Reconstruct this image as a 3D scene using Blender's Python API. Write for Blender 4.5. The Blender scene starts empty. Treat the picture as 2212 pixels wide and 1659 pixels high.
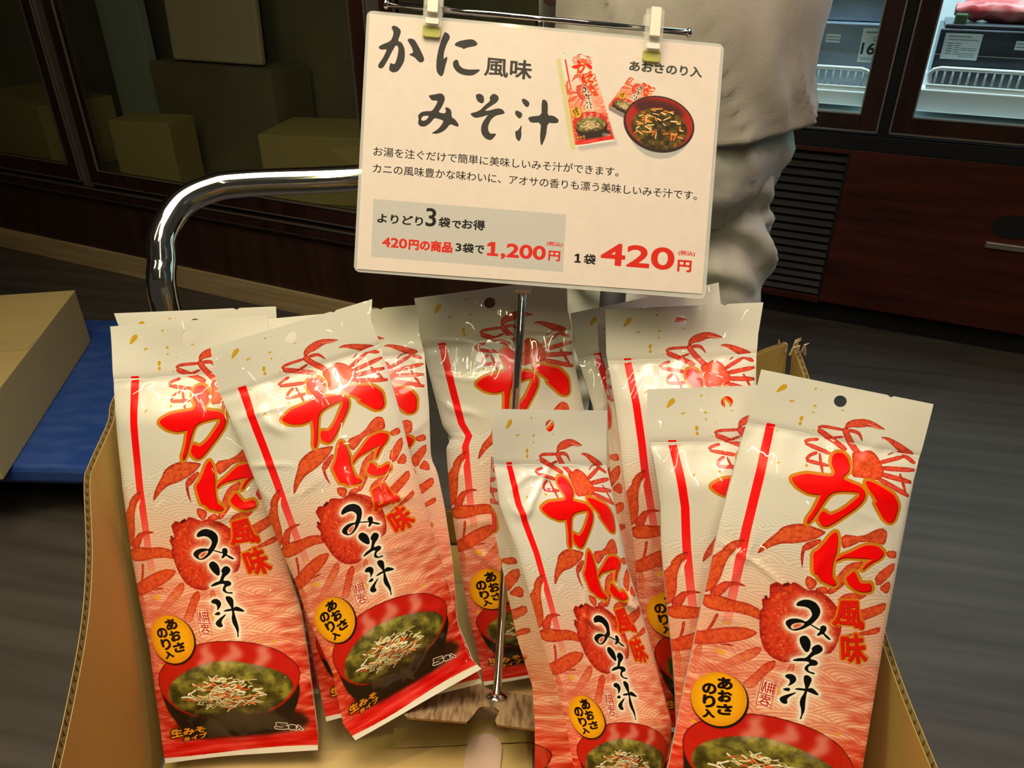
import bpy, bmesh, math, random
import numpy as np
from mathutils import Vector, Matrix, noise

C = bpy.context.scene.collection
SC = bpy.context.scene

# ------------------------------------------------------------------ camera
CAM_H = 1.2
PITCH = math.radians(30.5)
FPX, CX, CY = 1660.0, 1106.0, 829.5
cam = bpy.data.cameras.new('camera')
cam.sensor_fit = 'HORIZONTAL'; cam.sensor_width = 36.0
cam.lens = FPX / 2212.0 * 36.0
cam.clip_start = 0.02; cam.clip_end = 60
cam_o = bpy.data.objects.new('camera', cam); C.objects.link(cam_o)
cam_o.location = (0, 0, CAM_H)
cam_o.rotation_euler = (math.pi / 2 - PITCH, 0, 0)
SC.camera = cam_o
cam.dof.use_dof = False

# ------------------------------------------------------------------ light and exposure
SC.view_settings.view_transform = 'Standard'
SC.view_settings.look = 'None'
SC.view_settings.gamma = 1.0
SC.view_settings.use_curve_mapping = False
SC.view_settings.exposure = -0.2
SC.cycles.use_denoising = True
SC.cycles.max_bounces = 8
SC.cycles.transparent_max_bounces = 12
SC.cycles.sample_clamp_indirect = 4.0
SC.cycles.caustics_reflective = False
SC.cycles.caustics_refractive = False
W_ = bpy.data.worlds.new('shop'); SC.world = W_; W_.use_nodes = True
W_.node_tree.nodes['Background'].inputs[0].default_value = (0.9, 0.8, 0.62, 1)
W_.node_tree.nodes['Background'].inputs[1].default_value = 0.045

def area(name, loc, target, size, power, col, sy=None):
    l = bpy.data.lights.new(name, 'AREA'); l.energy = power; l.color = col
    l.size = size
    if sy: l.shape = 'RECTANGLE'; l.size_y = sy
    o = bpy.data.objects.new(name, l); C.objects.link(o); o.location = loc
    o.rotation_euler = (Vector(target) - Vector(loc)).to_track_quat('-Z', 'Y').to_euler()
    return o
AIM = (0.0, 0.5, 0.8)
LIGHTS = [
    ('ceiling_fill', (-0.2, 0.45, 2.76), (-0.15, 0.5, 0), 1.6, 18.0, (1.0, 0.86, 0.64), 0.9),  # added soft fill overhead, eases the sign's shadow on the pouches
    ('lamp_yellow', (-0.95, 0.15, 2.55), (-0.2, 0.6, 0.8), 0.03, 12, (1.0, 0.90, 0.42), 0.9),
    ('lamp_yellow', (0.15, -0.75, 2.6), (0, 0.5, 0.8), 0.03, 8, (1.0, 0.92, 0.46), 0.9),
    ('lamp_pink', (0.75, 0.55, 2.5), (0.15, 0.75, 0.9), 0.10, 8, (1.0, 0.62, 0.66), 0.5),
    ('lamp_white', (-0.2, 0.0, 2.65), (0, 0.5, 0.8), 0.06, 5, (1.0, 0.93, 0.80), 0.8),
]
for a_ in LIGHTS:
    l_ = area(*a_[:6], sy=a_[6])
    if a_[0] == 'ceiling_fill': l_.data.spread = math.radians(105)

# ------------------------------------------------------------------ helpers
def at(u, v, z):
    """a point of the place: what the photograph shows at pixel u, v, lying z metres deep"""
    x = (u - CX) / FPX * z; y = (v - CY) / FPX * z
    c, s = math.cos(PITCH), math.sin(PITCH)
    return Vector((x, z * c - y * s, CAM_H - z * s - y * c))

def ground(u, v, h=0.0):
    d = at(u, v, 1.0) - Vector((0, 0, CAM_H)); t = (h - CAM_H) / d.z
    return Vector((0, 0, CAM_H)) + d * t

def nt(m): return m.node_tree.nodes, m.node_tree.links

def mat(name, col=(0.8, 0.8, 0.8), rough=0.5, metal=0.0, coat=0.0, coat_r=0.05, spec=0.5,
        col2=None, nscale=(8, 8, 8), ndetail=4.0, lo=0.35, hi=0.65, bump=0.0, bscale=(60, 60, 60),
        trans=0.0, alpha=1.0, ior=1.45, emit=None, estr=0.0, sheen=0.0, coords='Object'):
    m = bpy.data.materials.new(name); m.use_nodes = True
    n, l = nt(m); p = n['Principled BSDF']
    p.inputs['Base Color'].default_value = (*col, 1); p.inputs['Roughness'].default_value = rough
    p.inputs['Metallic'].default_value = metal; p.inputs['Coat Weight'].default_value = coat
    p.inputs['Coat Roughness'].default_value = coat_r
    p.inputs['Specular IOR Level'].default_value = spec
    p.inputs['Transmission Weight'].default_value = trans; p.inputs['Alpha'].default_value = alpha
    p.inputs['IOR'].default_value = ior; p.inputs['Sheen Weight'].default_value = sheen
    if emit: p.inputs['Emission Color'].default_value = (*emit, 1); p.inputs['Emission Strength'].default_value = estr
    tc = n.new('ShaderNodeTexCoord')
    def noisev(scale, detail):
        mp = n.new('ShaderNodeMapping'); mp.inputs['Scale'].default_value = scale
        l.new(tc.outputs[coords], mp.inputs['Vector'])
        t = n.new('ShaderNodeTexNoise'); t.inputs['Scale'].default_value = 1.0; t.inputs['Detail'].default_value = detail
        l.new(mp.outputs[0], t.inputs['Vector']); return t
    if col2:
        t = noisev(nscale, ndetail)
        r = n.new('ShaderNodeValToRGB')
        r.color_ramp.elements[0].position = lo; r.color_ramp.elements[1].position = hi
        r.color_ramp.elements[0].color = (*col, 1); r.color_ramp.elements[1].color = (*col2, 1)
        l.new(t.outputs['Fac'], r.inputs[0]); l.new(r.outputs[0], p.inputs['Base Color'])
    if bump:
        t = noisev(bscale, 3.0); b = n.new('ShaderNodeBump'); b.inputs['Strength'].default_value = bump
        b.inputs['Distance'].default_value = 0.002
        l.new(t.outputs['Fac'], b.inputs['Height']); l.new(b.outputs[0], p.inputs['Normal'])
    return m

def tag(o, label, cat, group=None, kind=None):
    if label: o['label'] = label
    if cat: o['category'] = cat
    if group: o['group'] = group
    if kind: o['kind'] = kind
    return o

def empty(name, loc=(0, 0, 0), rz=0.0, parent=None):
    o = bpy.data.objects.new(name, None); C.objects.link(o); o.location = loc; o.rotation_euler = (0, 0, rz)
    if parent: o.parent = parent
    return o

class MB:
    """collects shapes and links them as ONE mesh object"""
    def __init__(s): s.v = []; s.f = []; s.uv = {}
    def add(s, vs, fs):
        o = len(s.v); s.v += [tuple(v) for v in vs]; s.f += [tuple(i + o for i in f) for f in fs]; return o
    def box(s, c, d, M=None):
        x, y, z = d[0] / 2, d[1] / 2, d[2] / 2
        vs = [Vector((a * x, b * y, e * z)) for a in (-1, 1) for b in (-1, 1) for e in (-1, 1)]
        vs = [(M @ v if M else v) + Vector(c) for v in vs]
        s.add(vs, [(0, 1, 3, 2), (4, 6, 7, 5), (0, 4, 5, 1), (2, 3, 7, 6), (0, 2, 6, 4), (1, 5, 7, 3)]); return s
    def prism(s, bottom, top):
        n = len(bottom)
        s.add(list(bottom) + list(top), [tuple(range(n))[::-1], tuple(range(n, 2 * n))] + [(i, (i + 1) % n, n + (i + 1) % n, n + i) for i in range(n)])
        return s
    def grid(s, pts, wrap=False):
        nv, nu = len(pts), len(pts[0])
        fs = []
        for i in range(nv - 1):
            for j in range(nu - 1 + (1 if wrap else 0)):
                a, b = i * nu + j, i * nu + (j + 1) % nu
                fs.append((a, b, b + nu, a + nu))
        return s.add([p for r in pts for p in r], fs)
    def tube(s, pts, r, n=12, caps=True):
        pts = [Vector(p) for p in pts]; rr = r if isinstance(r, (list, tuple)) else [r] * len(pts)
        rings = []; ref = None
        for i, p in enumerate(pts):
            d = (pts[min(i + 1, len(pts) - 1)] - pts[max(i - 1, 0)]).normalized()
            if ref is None:
                ref = d.orthogonal().normalized()
            ref = (ref - d * ref.dot(d)).normalized(); b = d.cross(ref)
            rings.append([p + (ref * math.cos(2 * math.pi * k / n) + b * math.sin(2 * math.pi * k / n)) * rr[i] for k in range(n)])
        o = s.grid(rings, wrap=True)
        if caps:
            s.f.append(tuple(o + k for k in range(n))[::-1]); e = o + (len(pts) - 1) * n; s.f.append(tuple(e + k for k in range(n)))
        return s
    def build(s, name, m=None, parent=None, smooth=False, bevel=0.0, solid=0.0, subdiv=0, angle=None):
        me = bpy.data.meshes.new(name); me.from_pydata(s.v, [], s.f); me.update()
        if m: me.materials.append(m)
        o = bpy.data.objects.new(name, me); C.objects.link(o)
        if parent: o.parent = parent
        if smooth:
            me.polygons.foreach_set('use_smooth', [True] * len(me.polygons))
        if solid:
            md = o.modifiers.new('thick', 'SOLIDIFY'); md.thickness = solid; md.offset = 0
        if bevel:
            md = o.modifiers.new('bevel', 'BEVEL'); md.width = bevel; md.segments = 2; md.limit_method = 'ANGLE'
        if subdiv:
            md = o.modifiers.new('sub', 'SUBSURF'); md.levels = subdiv; md.render_levels = subdiv
        return o

def rot_from(x, y):
    x = Vector(x).normalized(); y = Vector(y); y = (y - x * y.dot(x)).normalized(); z = x.cross(y)
    return Matrix((x, y, z)).transposed()

def interp(x, kn):
    return float(np.interp(x, [k[0] for k in kn], [k[1] for k in kn]))

# ------------------------------------------------------------------ printed artwork: shapes drawn by the script
def chaikin(p, n=1, closed=True):
    p = np.asarray(p, float)
    for _ in range(n):
        q = np.roll(p, -1, 0) if closed else p[1:]; b = p if closed else p[:-1]
        a = b * 0.78 + q * 0.22; c = b * 0.22 + q * 0.78
        r = np.empty((len(a) * 2, 2)); r[0::2] = a; r[1::2] = c
        if not closed: r = np.vstack([p[:1], r, p[-1:]])
        p = r
    return p

def area2(p):
    x, y = p[:, 0], p[:, 1]; return float(np.sum(x * np.roll(y, -1) - np.roll(x, -1) * y))

def orient(p):
    p = np.asarray(p, float); return p if area2(p) > 0 else p[::-1]

def capsules(path, r, closed=False):
    p = np.asarray(path, float); n = len(p); rr = np.broadcast_to(np.asarray(r, float), (n,)) if np.ndim(r) else np.full(n, float(r))
    out = []; t = np.linspace(0, 2 * np.pi, 15)[:-1]; cs = np.stack([np.cos(t), np.sin(t)], 1)
    for i in range(n):
        out.append(orient(p[i] + cs * max(rr[i], 1e-4)))
        j = i + 1
        if j >= n:
            if not closed: break
            j = 0
        d = p[j] - p[i]; L = np.hypot(*d)
        if L < 1e-9: continue
        nrm = np.array([-d[1], d[0]]) / L
        out.append(orient(np.array([p[i] + nrm * rr[i], p[j] + nrm * rr[j], p[j] - nrm * rr[j], p[i] - nrm * rr[i]])))
    return out

def box_blur(a, r):
    r = int(round(r))
    if r < 1: return a
    for ax in (0, 1):
        for _ in range(2):
            pad = [(0, 0), (0, 0)]; pad[ax] = (r + 1, r)
            c = np.cumsum(np.pad(a, pad, mode='edge'), axis=ax)
            n = a.shape[ax]
            hi = np.take(c, np.arange(2 * r + 1, 2 * r + 1 + n), axis=ax); lo = np.take(c, np.arange(0, n), axis=ax)
            a = (hi - lo) / (2 * r + 1)
    return a

def vnoise(h, w, fy, fx, seed, octs=3):
    rg = np.random.RandomState(seed); out = np.zeros((h, w)); amp = 1.0; tot = 0
    for o in range(octs):
        gy, gx = int(fy * 2 ** o) + 2, int(fx * 2 ** o) + 2
        g = rg.rand(gy, gx)
        yy = np.linspace(0, gy - 1.001, h); xx = np.linspace(0, gx - 1.001, w)
        iy, ix = yy.astype(int), xx.astype(int); ty, tx = yy - iy, xx - ix
        ty = ty * ty * (3 - 2 * ty); tx = tx * tx * (3 - 2 * tx)
        g0 = g[iy][:, ix] * (1 - tx) + g[iy][:, ix + 1] * tx
        g1 = g[iy + 1][:, ix] * (1 - tx) + g[iy + 1][:, ix + 1] * tx
        out += (g0 * (1 - ty[:, None]) + g1 * ty[:, None]) * amp; tot += amp; amp *= 0.5
    return out / tot

class Canvas:
    def __init__(s, w, h, scale, col):
        s.s = scale; s.W = int(w * scale); s.H = int(h * scale)
        s.im = np.empty((s.H, s.W, 3)); s.im[:] = col
    def cover(s, polys, pad=0):
        """coverage of a set of like-turned outlines: (mask, x0, y0)"""
        P = [np.asarray(p, float) * s.s for p in polys]
        a = np.concatenate(P); b = np.concatenate([np.roll(p, -1, 0) for p in P])
        x0 = max(int(a[:, 0].min()) - 1 - pad, 0); x1 = min(int(a[:, 0].max()) + 2 + pad, s.W)
        y0 = max(int(a[:, 1].min()) - 1 - pad, 0); y1 = min(int(a[:, 1].max()) + 2 + pad, s.H)
        if x1 <= x0 or y1 <= y0: return None
        w, h, SS = x1 - x0, y1 - y0, 4
        ax, ay, bx, by = a[:, 0] - x0, (a[:, 1] - y0) * SS, b[:, 0] - x0, (b[:, 1] - y0) * SS
        d = np.where(by > ay, 1.0, -1.0)
        lo, hi = np.minimum(ay, by), np.maximum(ay, by)
        k0 = np.clip(np.ceil(lo - 0.5), 0, h * SS).astype(int); k1 = np.clip(np.ceil(hi - 0.5), 0, h * SS).astype(int)
        n = np.maximum(k1 - k0, 0); e = np.repeat(np.arange(len(n)), n)
        if len(e) == 0: return None
        k = np.arange(len(e)) - np.repeat(np.cumsum(n) - n, n) + k0[e]
        t = (k + 0.5 - ay[e]) / (by[e] - ay[e]); x = np.clip(ax[e] + t * (bx[e] - ax[e]), 0, w - 1e-6)
        i = x.astype(int); fr = x - i
        N = h * SS * (w + 2)
        buf = np.bincount(k * (w + 2) + i, d[e] * (1 - fr), N) + np.bincount(k * (w + 2) + i + 1, d[e] * fr, N)
        c = np.minimum(np.abs(np.cumsum(buf.reshape(h * SS, w + 2), 1)[:, :w]), 1)
        return c.reshape(h, SS, w).mean(1), x0, y0
    def lay(s, cov, col, alpha=1.0, blur=0.0):
        if cov is None: return
        m, x0, y0 = cov
        if blur: m = box_blur(m, blur * s.s)
        m = (m * alpha)[..., None]; h, w = m.shape[:2]
        v = s.im[y0:y0 + h, x0:x0 + w]; v += (np.asarray(col) - v) * m
    def fill(s, polys, col, alpha=1.0, blur=0.0, smooth=1):
        ps = [orient(chaikin(p, smooth)) for p in polys]
        s.lay(s.cover(ps, int(blur * s.s * 2.2) + 1), col, alpha, blur)
    def stroke(s, path, r, col, alpha=1.0, blur=0.0, closed=False, smooth=0):
        if smooth: path = chaikin(path, smooth, closed)
        s.lay(s.cover(capsules(path, r, closed), int(blur * s.s * 2.2) + 1), col, alpha, blur)
    def image(s, name):
        im = bpy.data.images.new(name, s.W, s.H)
        px = np.ones((s.H, s.W, 4), np.float32); px[..., :3] = np.clip(s.im[::-1], 0, 1)
        im.pixels.foreach_set(px.ravel()); im.update(); im.pack(); return im

_gl = {}
def glyphs(text, weight=0.0):
    key = (text, weight)
    if key in _gl: return _gl[key]
    c = bpy.data.curves.new('letters', 'FONT'); c.body = text; c.offset = weight; c.resolution_u = 10
    o = bpy.data.objects.new('letters', c); C.objects.link(o); bpy.context.view_layer.update()
    ev = o.evaluated_get(bpy.context.evaluated_depsgraph_get()); me = ev.to_mesh()
    co = np.array([(v.co.x, -v.co.y) for v in me.vertices])
    fs = [np.array(p.vertices) for p in me.polygons]
    ev.to_mesh_clear(); bpy.data.objects.remove(o); bpy.data.curves.remove(c)
    _gl[key] = (co, fs); return co, fs
def text_polys(text, quad, weight=0.0):
    """glyph faces fitted into a quad (tl, tr, br, bl) or box (x0, y0, x1, y1)"""
    co, fs = glyphs(text, weight)
    if np.ndim(quad) == 1: x0, y0, x1, y1 = quad; quad = [(x0, y0), (x1, y0), (x1, y1), (x0, y1)]
    q = np.asarray(quad, float); lo, hi = co.min(0), co.max(0); t = (co - lo) / (hi - lo)
    u, v = t[:, :1], t[:, 1:]
    p = q[0] * (1 - u) * (1 - v) + q[1] * u * (1 - v) + q[2] * u * v + q[3] * (1 - u) * v
    return [orient(p[f]) for f in fs]

def read_art(s):
    d = {}
    for ln in s.strip().split('\n'):
        t = ln.split(); d[t[0]] = np.array([[float(a) / 10 for a in q.split(',')] for q in t[1:]])
    return d
ART="""
ka 532,423 510,443 505,474 512,511 533,545 520,577 450,584 382,589 350,602 307,626 304,643 339,677 367,690 404,703 438,703 476,697 473,728 462,779 446,831 434,857 434,891 453,867 476,809 494,748 524,678 567,654 629,642 675,637 688,660 654,707 609,765 570,798 545,811 504,789 485,846 516,882 542,883 571,860 614,812 656,764 701,706 717,664 712,626 681,599 642,594 578,579 579,557 607,524 610,484 592,444 562,421
kadot 705,565 730,607 772,646 800,683 778,679 817,728 856,777 896,787 918,767 924,728 928,679 909,640 881,607 840,592 775,568 734,558
ni1 600,900 576,932 556,979 528,1032 503,1057 511,1111 522,1170 542,1175 564,1202 596,1214 641,1225 658,1214 652,1197 627,1175 618,1130 617,1078 625,1030 622,969 614,928
ni2 619,1087 661,1040 702,1012 746,974 784,949 843,943 871,956 893,974 887,999 866,1025 832,1045 776,1113 804,1056 833,1030 807,1027 749,1035 671,1048
ni3 743,1116 723,1144 705,1162 714,1188 749,1217 794,1231 835,1226 862,1213 850,1172 818,1179 789,1185 767,1153
mi 467,1370 479,1349 506,1334 534,1330 570,1340 596,1367 603,1393 598,1421 576,1458 555,1481 527,1506 489,1525 459,1521 435,1498 432,1479 451,1461 483,1451 516,1453 535,1461 555,1436 563,1411 545,1383 518,1375 497,1377 473,1380
mihole 463,1511 465,1492 487,1476 527,1467 532,1477 509,1501 479,1518
midot 616,1472 631,1460 650,1465 653,1487 643,1503 671,1520 689,1536 679,1539 656,1528 638,1509 614,1528 605,1521 621,1499
miline 553,1470 621,1497 626,1489 558,1465
so1 520,1556 538,1539 559,1541 581,1566 586,1596 580,1629 564,1633 539,1607 523,1578
so2 591,1607 602,1588 624,1574 646,1583 655,1604 638,1626 612,1641 592,1667 629,1668 643,1683 635,1699 603,1705 593,1717 597,1734 610,1740 631,1740 637,1752 599,1747 581,1737 574,1725 583,1705 597,1693 586,1682 511,1698 505,1691 539,1672 571,1667 590,1636 599,1616
sh1 481,1790 497,1776 521,1773 541,1786 545,1808 532,1828 504,1850 515,1823 509,1806 490,1802
sh2 482,1868 512,1853 524,1861 517,1876 492,1875
sh3 475,1925 487,1911 509,1896 553,1872 558,1875 513,1917 523,1946 503,1952 485,1945
sh4 579,1769 598,1761 621,1773 626,1790 618,1823 613,1842 611,1874 613,1922 618,1970 608,2003 610,2015 597,2023 603,1999 598,1965 584,1933 584,1902 598,1868 600,1836 584,1799
sh5 542,1855 564,1844 605,1842 636,1828 677,1860 672,1869 642,1863 608,1854 559,1858
seal 367,1835 446,1842 442,1996 364,1986
badge 143,1852 256,1870 316,1979 303,2094 209,2164 96,2138 38,2039 50,1923
t_a 145,1887 221,1871 236,1939 159,1955
t_o 160,1960 231,1944 245,2010 174,2025
t_sa 169,2037 247,2020 260,2079 181,2096
t_no 77,1942 148,1927 161,1988 90,2003
t_ri 92,2007 154,1994 169,2064 107,2077
t_iri 106,2086 164,2073 174,2117 115,2130
fuu 686,1308 808,1286 858,1443 678,1445
aji 738,1496 859,1470 909,1631 773,1661
crab 312,1291 327,1283 341,1266 363,1270 386,1279 420,1262 430,1246 460,1253 489,1270 516,1278 539,1268 582,1273 624,1291 658,1316 694,1350 720,1399 734,1465 731,1525 717,1583 691,1624 596,1626 545,1660 496,1706 461,1718 427,1712 390,1698 351,1666 331,1629 313,1583 299,1513 289,1448 304,1436 286,1380 304,1376 327,1366
clawL 148,1056 84,1084 43,1131 40,1155 12,1185 -16,1229 -11,1274 -9,1325 -15,1372 -19,1433 18,1411 44,1373 61,1314 67,1243 77,1194 97,1147 122,1104
armL -24,1448 29,1423 91,1418 155,1427 217,1422 297,1446 310,1508 232,1493 169,1493 89,1510 5,1506
thinL 16,1402 77,1333 104,1323 157,1316 203,1333 162,1336 117,1343 82,1415 44,1452
leg2 -36,1678 41,1634 155,1584 230,1565 295,1574 301,1586 264,1626 189,1665 113,1699 36,1725 -26,1743
leg3 337,1660 312,1660 258,1699 188,1760 118,1837 92,1874 153,1848 235,1785 307,1734 338,1686
leg4 422,1709 370,1742 308,1841 269,1890 324,1918 384,1811 423,1758
legd1 9,1735 49,1727 30,1888 11,1936 -1,1934 9,1848
legd2 94,1708 122,1702 133,1776 110,1781
legd3 121,1698 167,1679 206,1688 154,1695
legd4 69,1532 88,1519 84,1561 49,1668 27,1682 63,1579
leg5 491,1725 525,1709 519,1782 477,1903 454,1912
clawM 215,1135 225,1090 256,1032 295,976 310,944 347,916 411,893 468,899 516,907 552,918 510,965 457,996 390,1025 329,1039 284,1068 249,1104
fingM 439,1014 518,963 538,978 483,1042 455,1053 457,1109 463,1169 438,1095
r1 632,910 746,903 824,838 860,827 895,851 891,928 858,930 751,930 696,976 649,1001
r2 906,962 972,952 977,1003 917,1002
r3 660,1149 706,1077 793,1044 761,1103 705,1208 639,1283 615,1266
r4 858,1123 975,1013 976,1092 889,1196
r5 897,1194 955,1139 977,1172 962,1226
r6 798,1345 883,1304 969,1266 967,1327 895,1370 842,1400
r7 731,1502 849,1463 961,1411 957,1457 873,1480
r8 674,1313 707,1264 766,1241 846,1242 807,1279 745,1288
r9 516,1278 486,1234 495,1190 555,1218 546,1258
r10 539,1268 600,1232 636,1270 605,1282
scrab 611,415 631,396 651,386 673,388 692,374 722,370 761,395 785,429 816,486 802,528 771,545 702,546 621,554 630,484
sclaw 540,258 547,227 577,200 635,181 688,184 735,203 774,224 731,229 677,221 625,244 574,250 555,269
rclaw 746,275 790,265 840,278 897,300 959,330 962,349 920,359 859,333 814,299
lg1 666,422 573,320 541,263
lg2 565,272 622,274 644,299 659,325
lg3 579,398 473,343 397,306
lg4 395,297 418,279 539,278
lg5 449,353 547,321
lg6 510,443 347,407
lg7 341,398 367,380 417,366
lg8 493,515 367,510
lg9 366,505 385,471 424,448
lg10 437,450 464,566
lg11 769,440 912,366
lg12 902,353 983,394
lg13 819,377 861,343 927,348
lg14 783,466 990,436
lg15 780,501 986,515
lg16 768,528 984,603
lg17 906,475 959,585
rim 47,2238 94,2169 193,2105 319,2055 443,2039 581,2046 712,2074 828,2127 910,2203 945,2267 930,2346 885,2416 804,2476 688,2526 532,2554 381,2549 251,2515 150,2456 80,2382 47,2311
soup 97,2340 129,2276 208,2222 304,2182 428,2157 549,2163 667,2192 784,2234 864,2284 900,2343 887,2397 806,2464 689,2517 533,2547 382,2540 253,2505 156,2450 103,2390
bowl 47,2256 47,2311 80,2382 150,2456 251,2515 381,2549 532,2554 688,2526 804,2476 885,2416 930,2346 934,2390 909,2467 855,2561 797,2636 668,2691 482,2716 302,2698 187,2643 135,2577 86,2480 58,2367
steam 341,2174 406,2137 364,2090 404,2057
steam2 696,2207 757,2157 726,2112 777,2092
steam3 488,2163 584,2123 559,2078
nama 67,2587 280,2582 280,2621 66,2643
taipu 132,2651 283,2629 282,2662 135,2681
five 740,2599 818,2613 814,2646 736,2636
fuku 824,2620 908,2634 905,2661 820,2650
gold1 861,2103 934,2103 888,2136
gold2 231,1808 254,1799 266,1837 247,1845
gold3 130,1723 155,1722 152,1745
gold4 537,1747 574,1725 562,1750
gold5 734,1758 753,1767 745,1818
f1 340,205 347,197 356,206 349,215
f2 496,151 525,152 509,161
f3 277,294 291,278 302,291 291,308
f4 202,570 211,553 228,549 218,564
f5 361,538 374,528 382,545 370,551
f6 168,359 185,370 172,370
f7 368,315 385,311 376,323
f8 399,236 411,221 405,235
barb 93,715 151,702 145,1314 100,1324
"""
SIGN_ART="""
s_ka 98,56 105,49 120,52 134,63 135,75 125,107 139,109 152,129 156,156 154,181 144,203 131,222 113,228 99,221 97,211 101,191 108,194 119,195 126,170 130,141 127,126 118,123 106,147 90,183 74,213 63,217 54,211 55,201 72,175 86,140 70,145 56,143 52,135 62,127 98,109 106,88 107,74 101,64
s_kad 163,97 170,92 188,94 203,114 223,147 231,164 230,174 219,181 207,176 195,163 173,155 173,152 188,145 181,126 162,100
s_ni1 307,55 321,63 326,75 316,96 307,125 305,146 306,160 316,147 321,155 314,184 310,212 304,225 295,224 283,211 279,191 279,156 284,120 294,81 302,59
s_ni2 345,97 358,86 390,76 415,73 430,83 434,91 424,99 399,105 378,115 376,110 360,107 347,104
s_ni3 357,156 363,160 367,176 382,188 407,190 447,185 449,188 440,199 423,211 395,214 365,207 346,188 342,171 347,160
s_mi 255,302 278,296 304,289 317,298 320,314 309,343 296,363 323,366 327,353 321,345 330,340 347,350 350,378 361,382 378,400 379,411 370,411 345,403 331,425 311,440 293,446 275,446 279,442 303,424 321,394 304,389 283,385 269,406 249,422 231,423 220,414 222,393 218,382 231,367 253,362 272,361 290,330 291,318 270,321 259,308
s_mih 231,395 236,384 248,380 262,380 254,393 244,400 235,400
s_so1 438,284 452,277 469,284 473,303 469,313 462,315 447,308 441,296
s_so2 492,288 506,272 524,278 530,291 522,306 495,326 476,342 495,339 527,327 545,329 557,342 550,348 522,356 505,371 494,397 495,415 504,428 526,424 526,431 516,445 506,453 488,449 472,434 466,414 470,389 489,359 493,355 468,366 440,373 423,361 423,356 456,344 476,321 497,301
s_sh1 620,283 629,281 648,292 650,302 645,313 636,312 625,301 619,291
s_sh2 596,332 603,329 622,336 625,347 619,358 612,360 597,346
s_sh3 626,380 624,407 627,421 623,443 616,447 606,437 602,420 601,409 612,406
s_sh4 699,278 712,279 722,292 723,338 745,336 767,348 768,361 754,366 725,366 723,416 709,457 703,450 699,418 700,367 660,372 650,360 648,354 659,347 700,340 697,298
"""
def bag_artwork():
    A = read_art(ART); rnd = random.Random(4)
    cv = Canvas(100, 280, 8, (0.90, 0.885, 0.84)); H, Wd = cv.H, cv.W
    U = np.linspace(0, 100, Wd)[None, :]; V = np.linspace(0, 280, H)[:, None]
    # ground colour: pearl white running into salmon and red crayon strokes
    n1 = vnoise(H, Wd, 40, 6, 1); n2 = vnoise(H, Wd, 120, 9, 2, 2)
    st = [(0, (.84, .83, .78)), (98, (.87, .85, .80)), (130, (.92, .78, .68)), (160, (.94, .67, .55)), (195, (.93, .53, .41)), (218, (.89, .30, .20)), (250, (.84, .16, .09)), (280, (.82, .15, .09))]
    vv = V[:, 0]; ramp = np.stack([np.interp(vv, [s_[0] for s_ in st], [s_[1][k] for s_ in st]) for k in range(3)], 1)
    cv.im[:] = ramp[:, None, :]
    g = np.clip(1 - (((U - 52) / 45) ** 2 + ((V - 204) / 26) ** 2), 0, 1)
    cv.im += g[..., None] * 0.58 * (np.array([.98, .84, .68]) - cv.im)
    k = np.clip((V - 150) / 60, 0, 1) * (n2 - 0.42) * 1.3 * (1 - 0.6 * g)
    cv.im += k[..., None] * np.array([.25, .65, .6])
    # overlapping wave arcs
    R = 25.0; best = np.full((H, Wd), -1.0)
    for r in range(0, 42):
        cy = 74 + r * 6.2; off = (r % 2) * 20 + 3 * math.sin(r * 1.7)
        wob = 1.5 * np.sin(U / 9.0 + r)
        dx = ((U - off + 20) % 40) - 20; dy = (V - cy - wob - 4) * 2.1
        d = np.sqrt(dx * dx + dy * dy); best = np.where((d < R) & (dy < 4), d, best)
    ln = np.abs(((best / 3.7) % 1) - 0.5) * 3.7
    lm = np.clip((0.36 - ln) / 0.2, 0, 1) * (best >= 0) * np.clip((V - 78) / 28, 0, 1)
    lc = np.where(V[..., None] < 165, np.array([.66, .56, .48]), np.array([.78, .25, .15]))
    cv.im += (lm * (0.72 + 0.10 * np.clip((V - 150) / 60, 0, 1)))[..., None] * (lc - cv.im)
    # faded red bar
    u0 = 10.8 + (V - 33) * 0.004; ba = np.clip((2.5 - np.abs(U - u0 - 2.5)) * 8, 0, 1) * ((V > 33) & (V < 158)) * np.interp(V, [33, 80, 110, 135, 158], [1, .97, .8, .5, .1])
    edge = ((U > u0 - .7) & (U < u0 + 5.7) & (V > 32.5) & (V < 150)) * 0.35
    cv.im += edge[..., None] * (np.array([.98, .80, .74]) - cv.im)
    cv.im += ba[..., None] * (np.array([.96, .01, .01]) - cv.im)
    # gold flecks
    for q in ([(14.2, 6.5), (16.5, 6.3), (16.7, 8.9), (14.4, 10.9), (12, 12.6), (11.2, 12.2), (12.5, 8.6)], [(32, 5), (33.3, 4.4), (33.8, 5.6), (32.6, 6.1)], [(36, 5), (36.8, 4.8), (36.8, 5.9)], [(20, 15.6), (23.5, 15.6), (21.5, 16.8), (20, 17)], [(34, 15.5), (35.8, 15.6), (35.6, 17), (34, 16.8)], [(28, 25), (29.6, 24), (30.3, 26), (29, 28), (28, 27)]):
        cv.fill([q], (.80, .62, .14))
    for k_ in ('f1', 'f2', 'f3', 'f4', 'f5', 'f6', 'f7', 'f8'): cv.fill([A[k_]], (.80, .62, .14))
    for _ in range(16):
        x, y = rnd.uniform(4, 96), rnd.uniform(150, 262); r = rnd.uniform(.8, 2.6)
        cv.fill([[(x + r * rnd.uniform(.5, 1.3) * math.cos(t), y + r * rnd.uniform(.5, 1.3) * math.sin(t)) for t in (0, 1.2, 2.6, 3.6, 5)]], (.93, .68, .10), .85)
    # crabs
    sp = vnoise(H, Wd, 230, 82, 9, 2)
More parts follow.
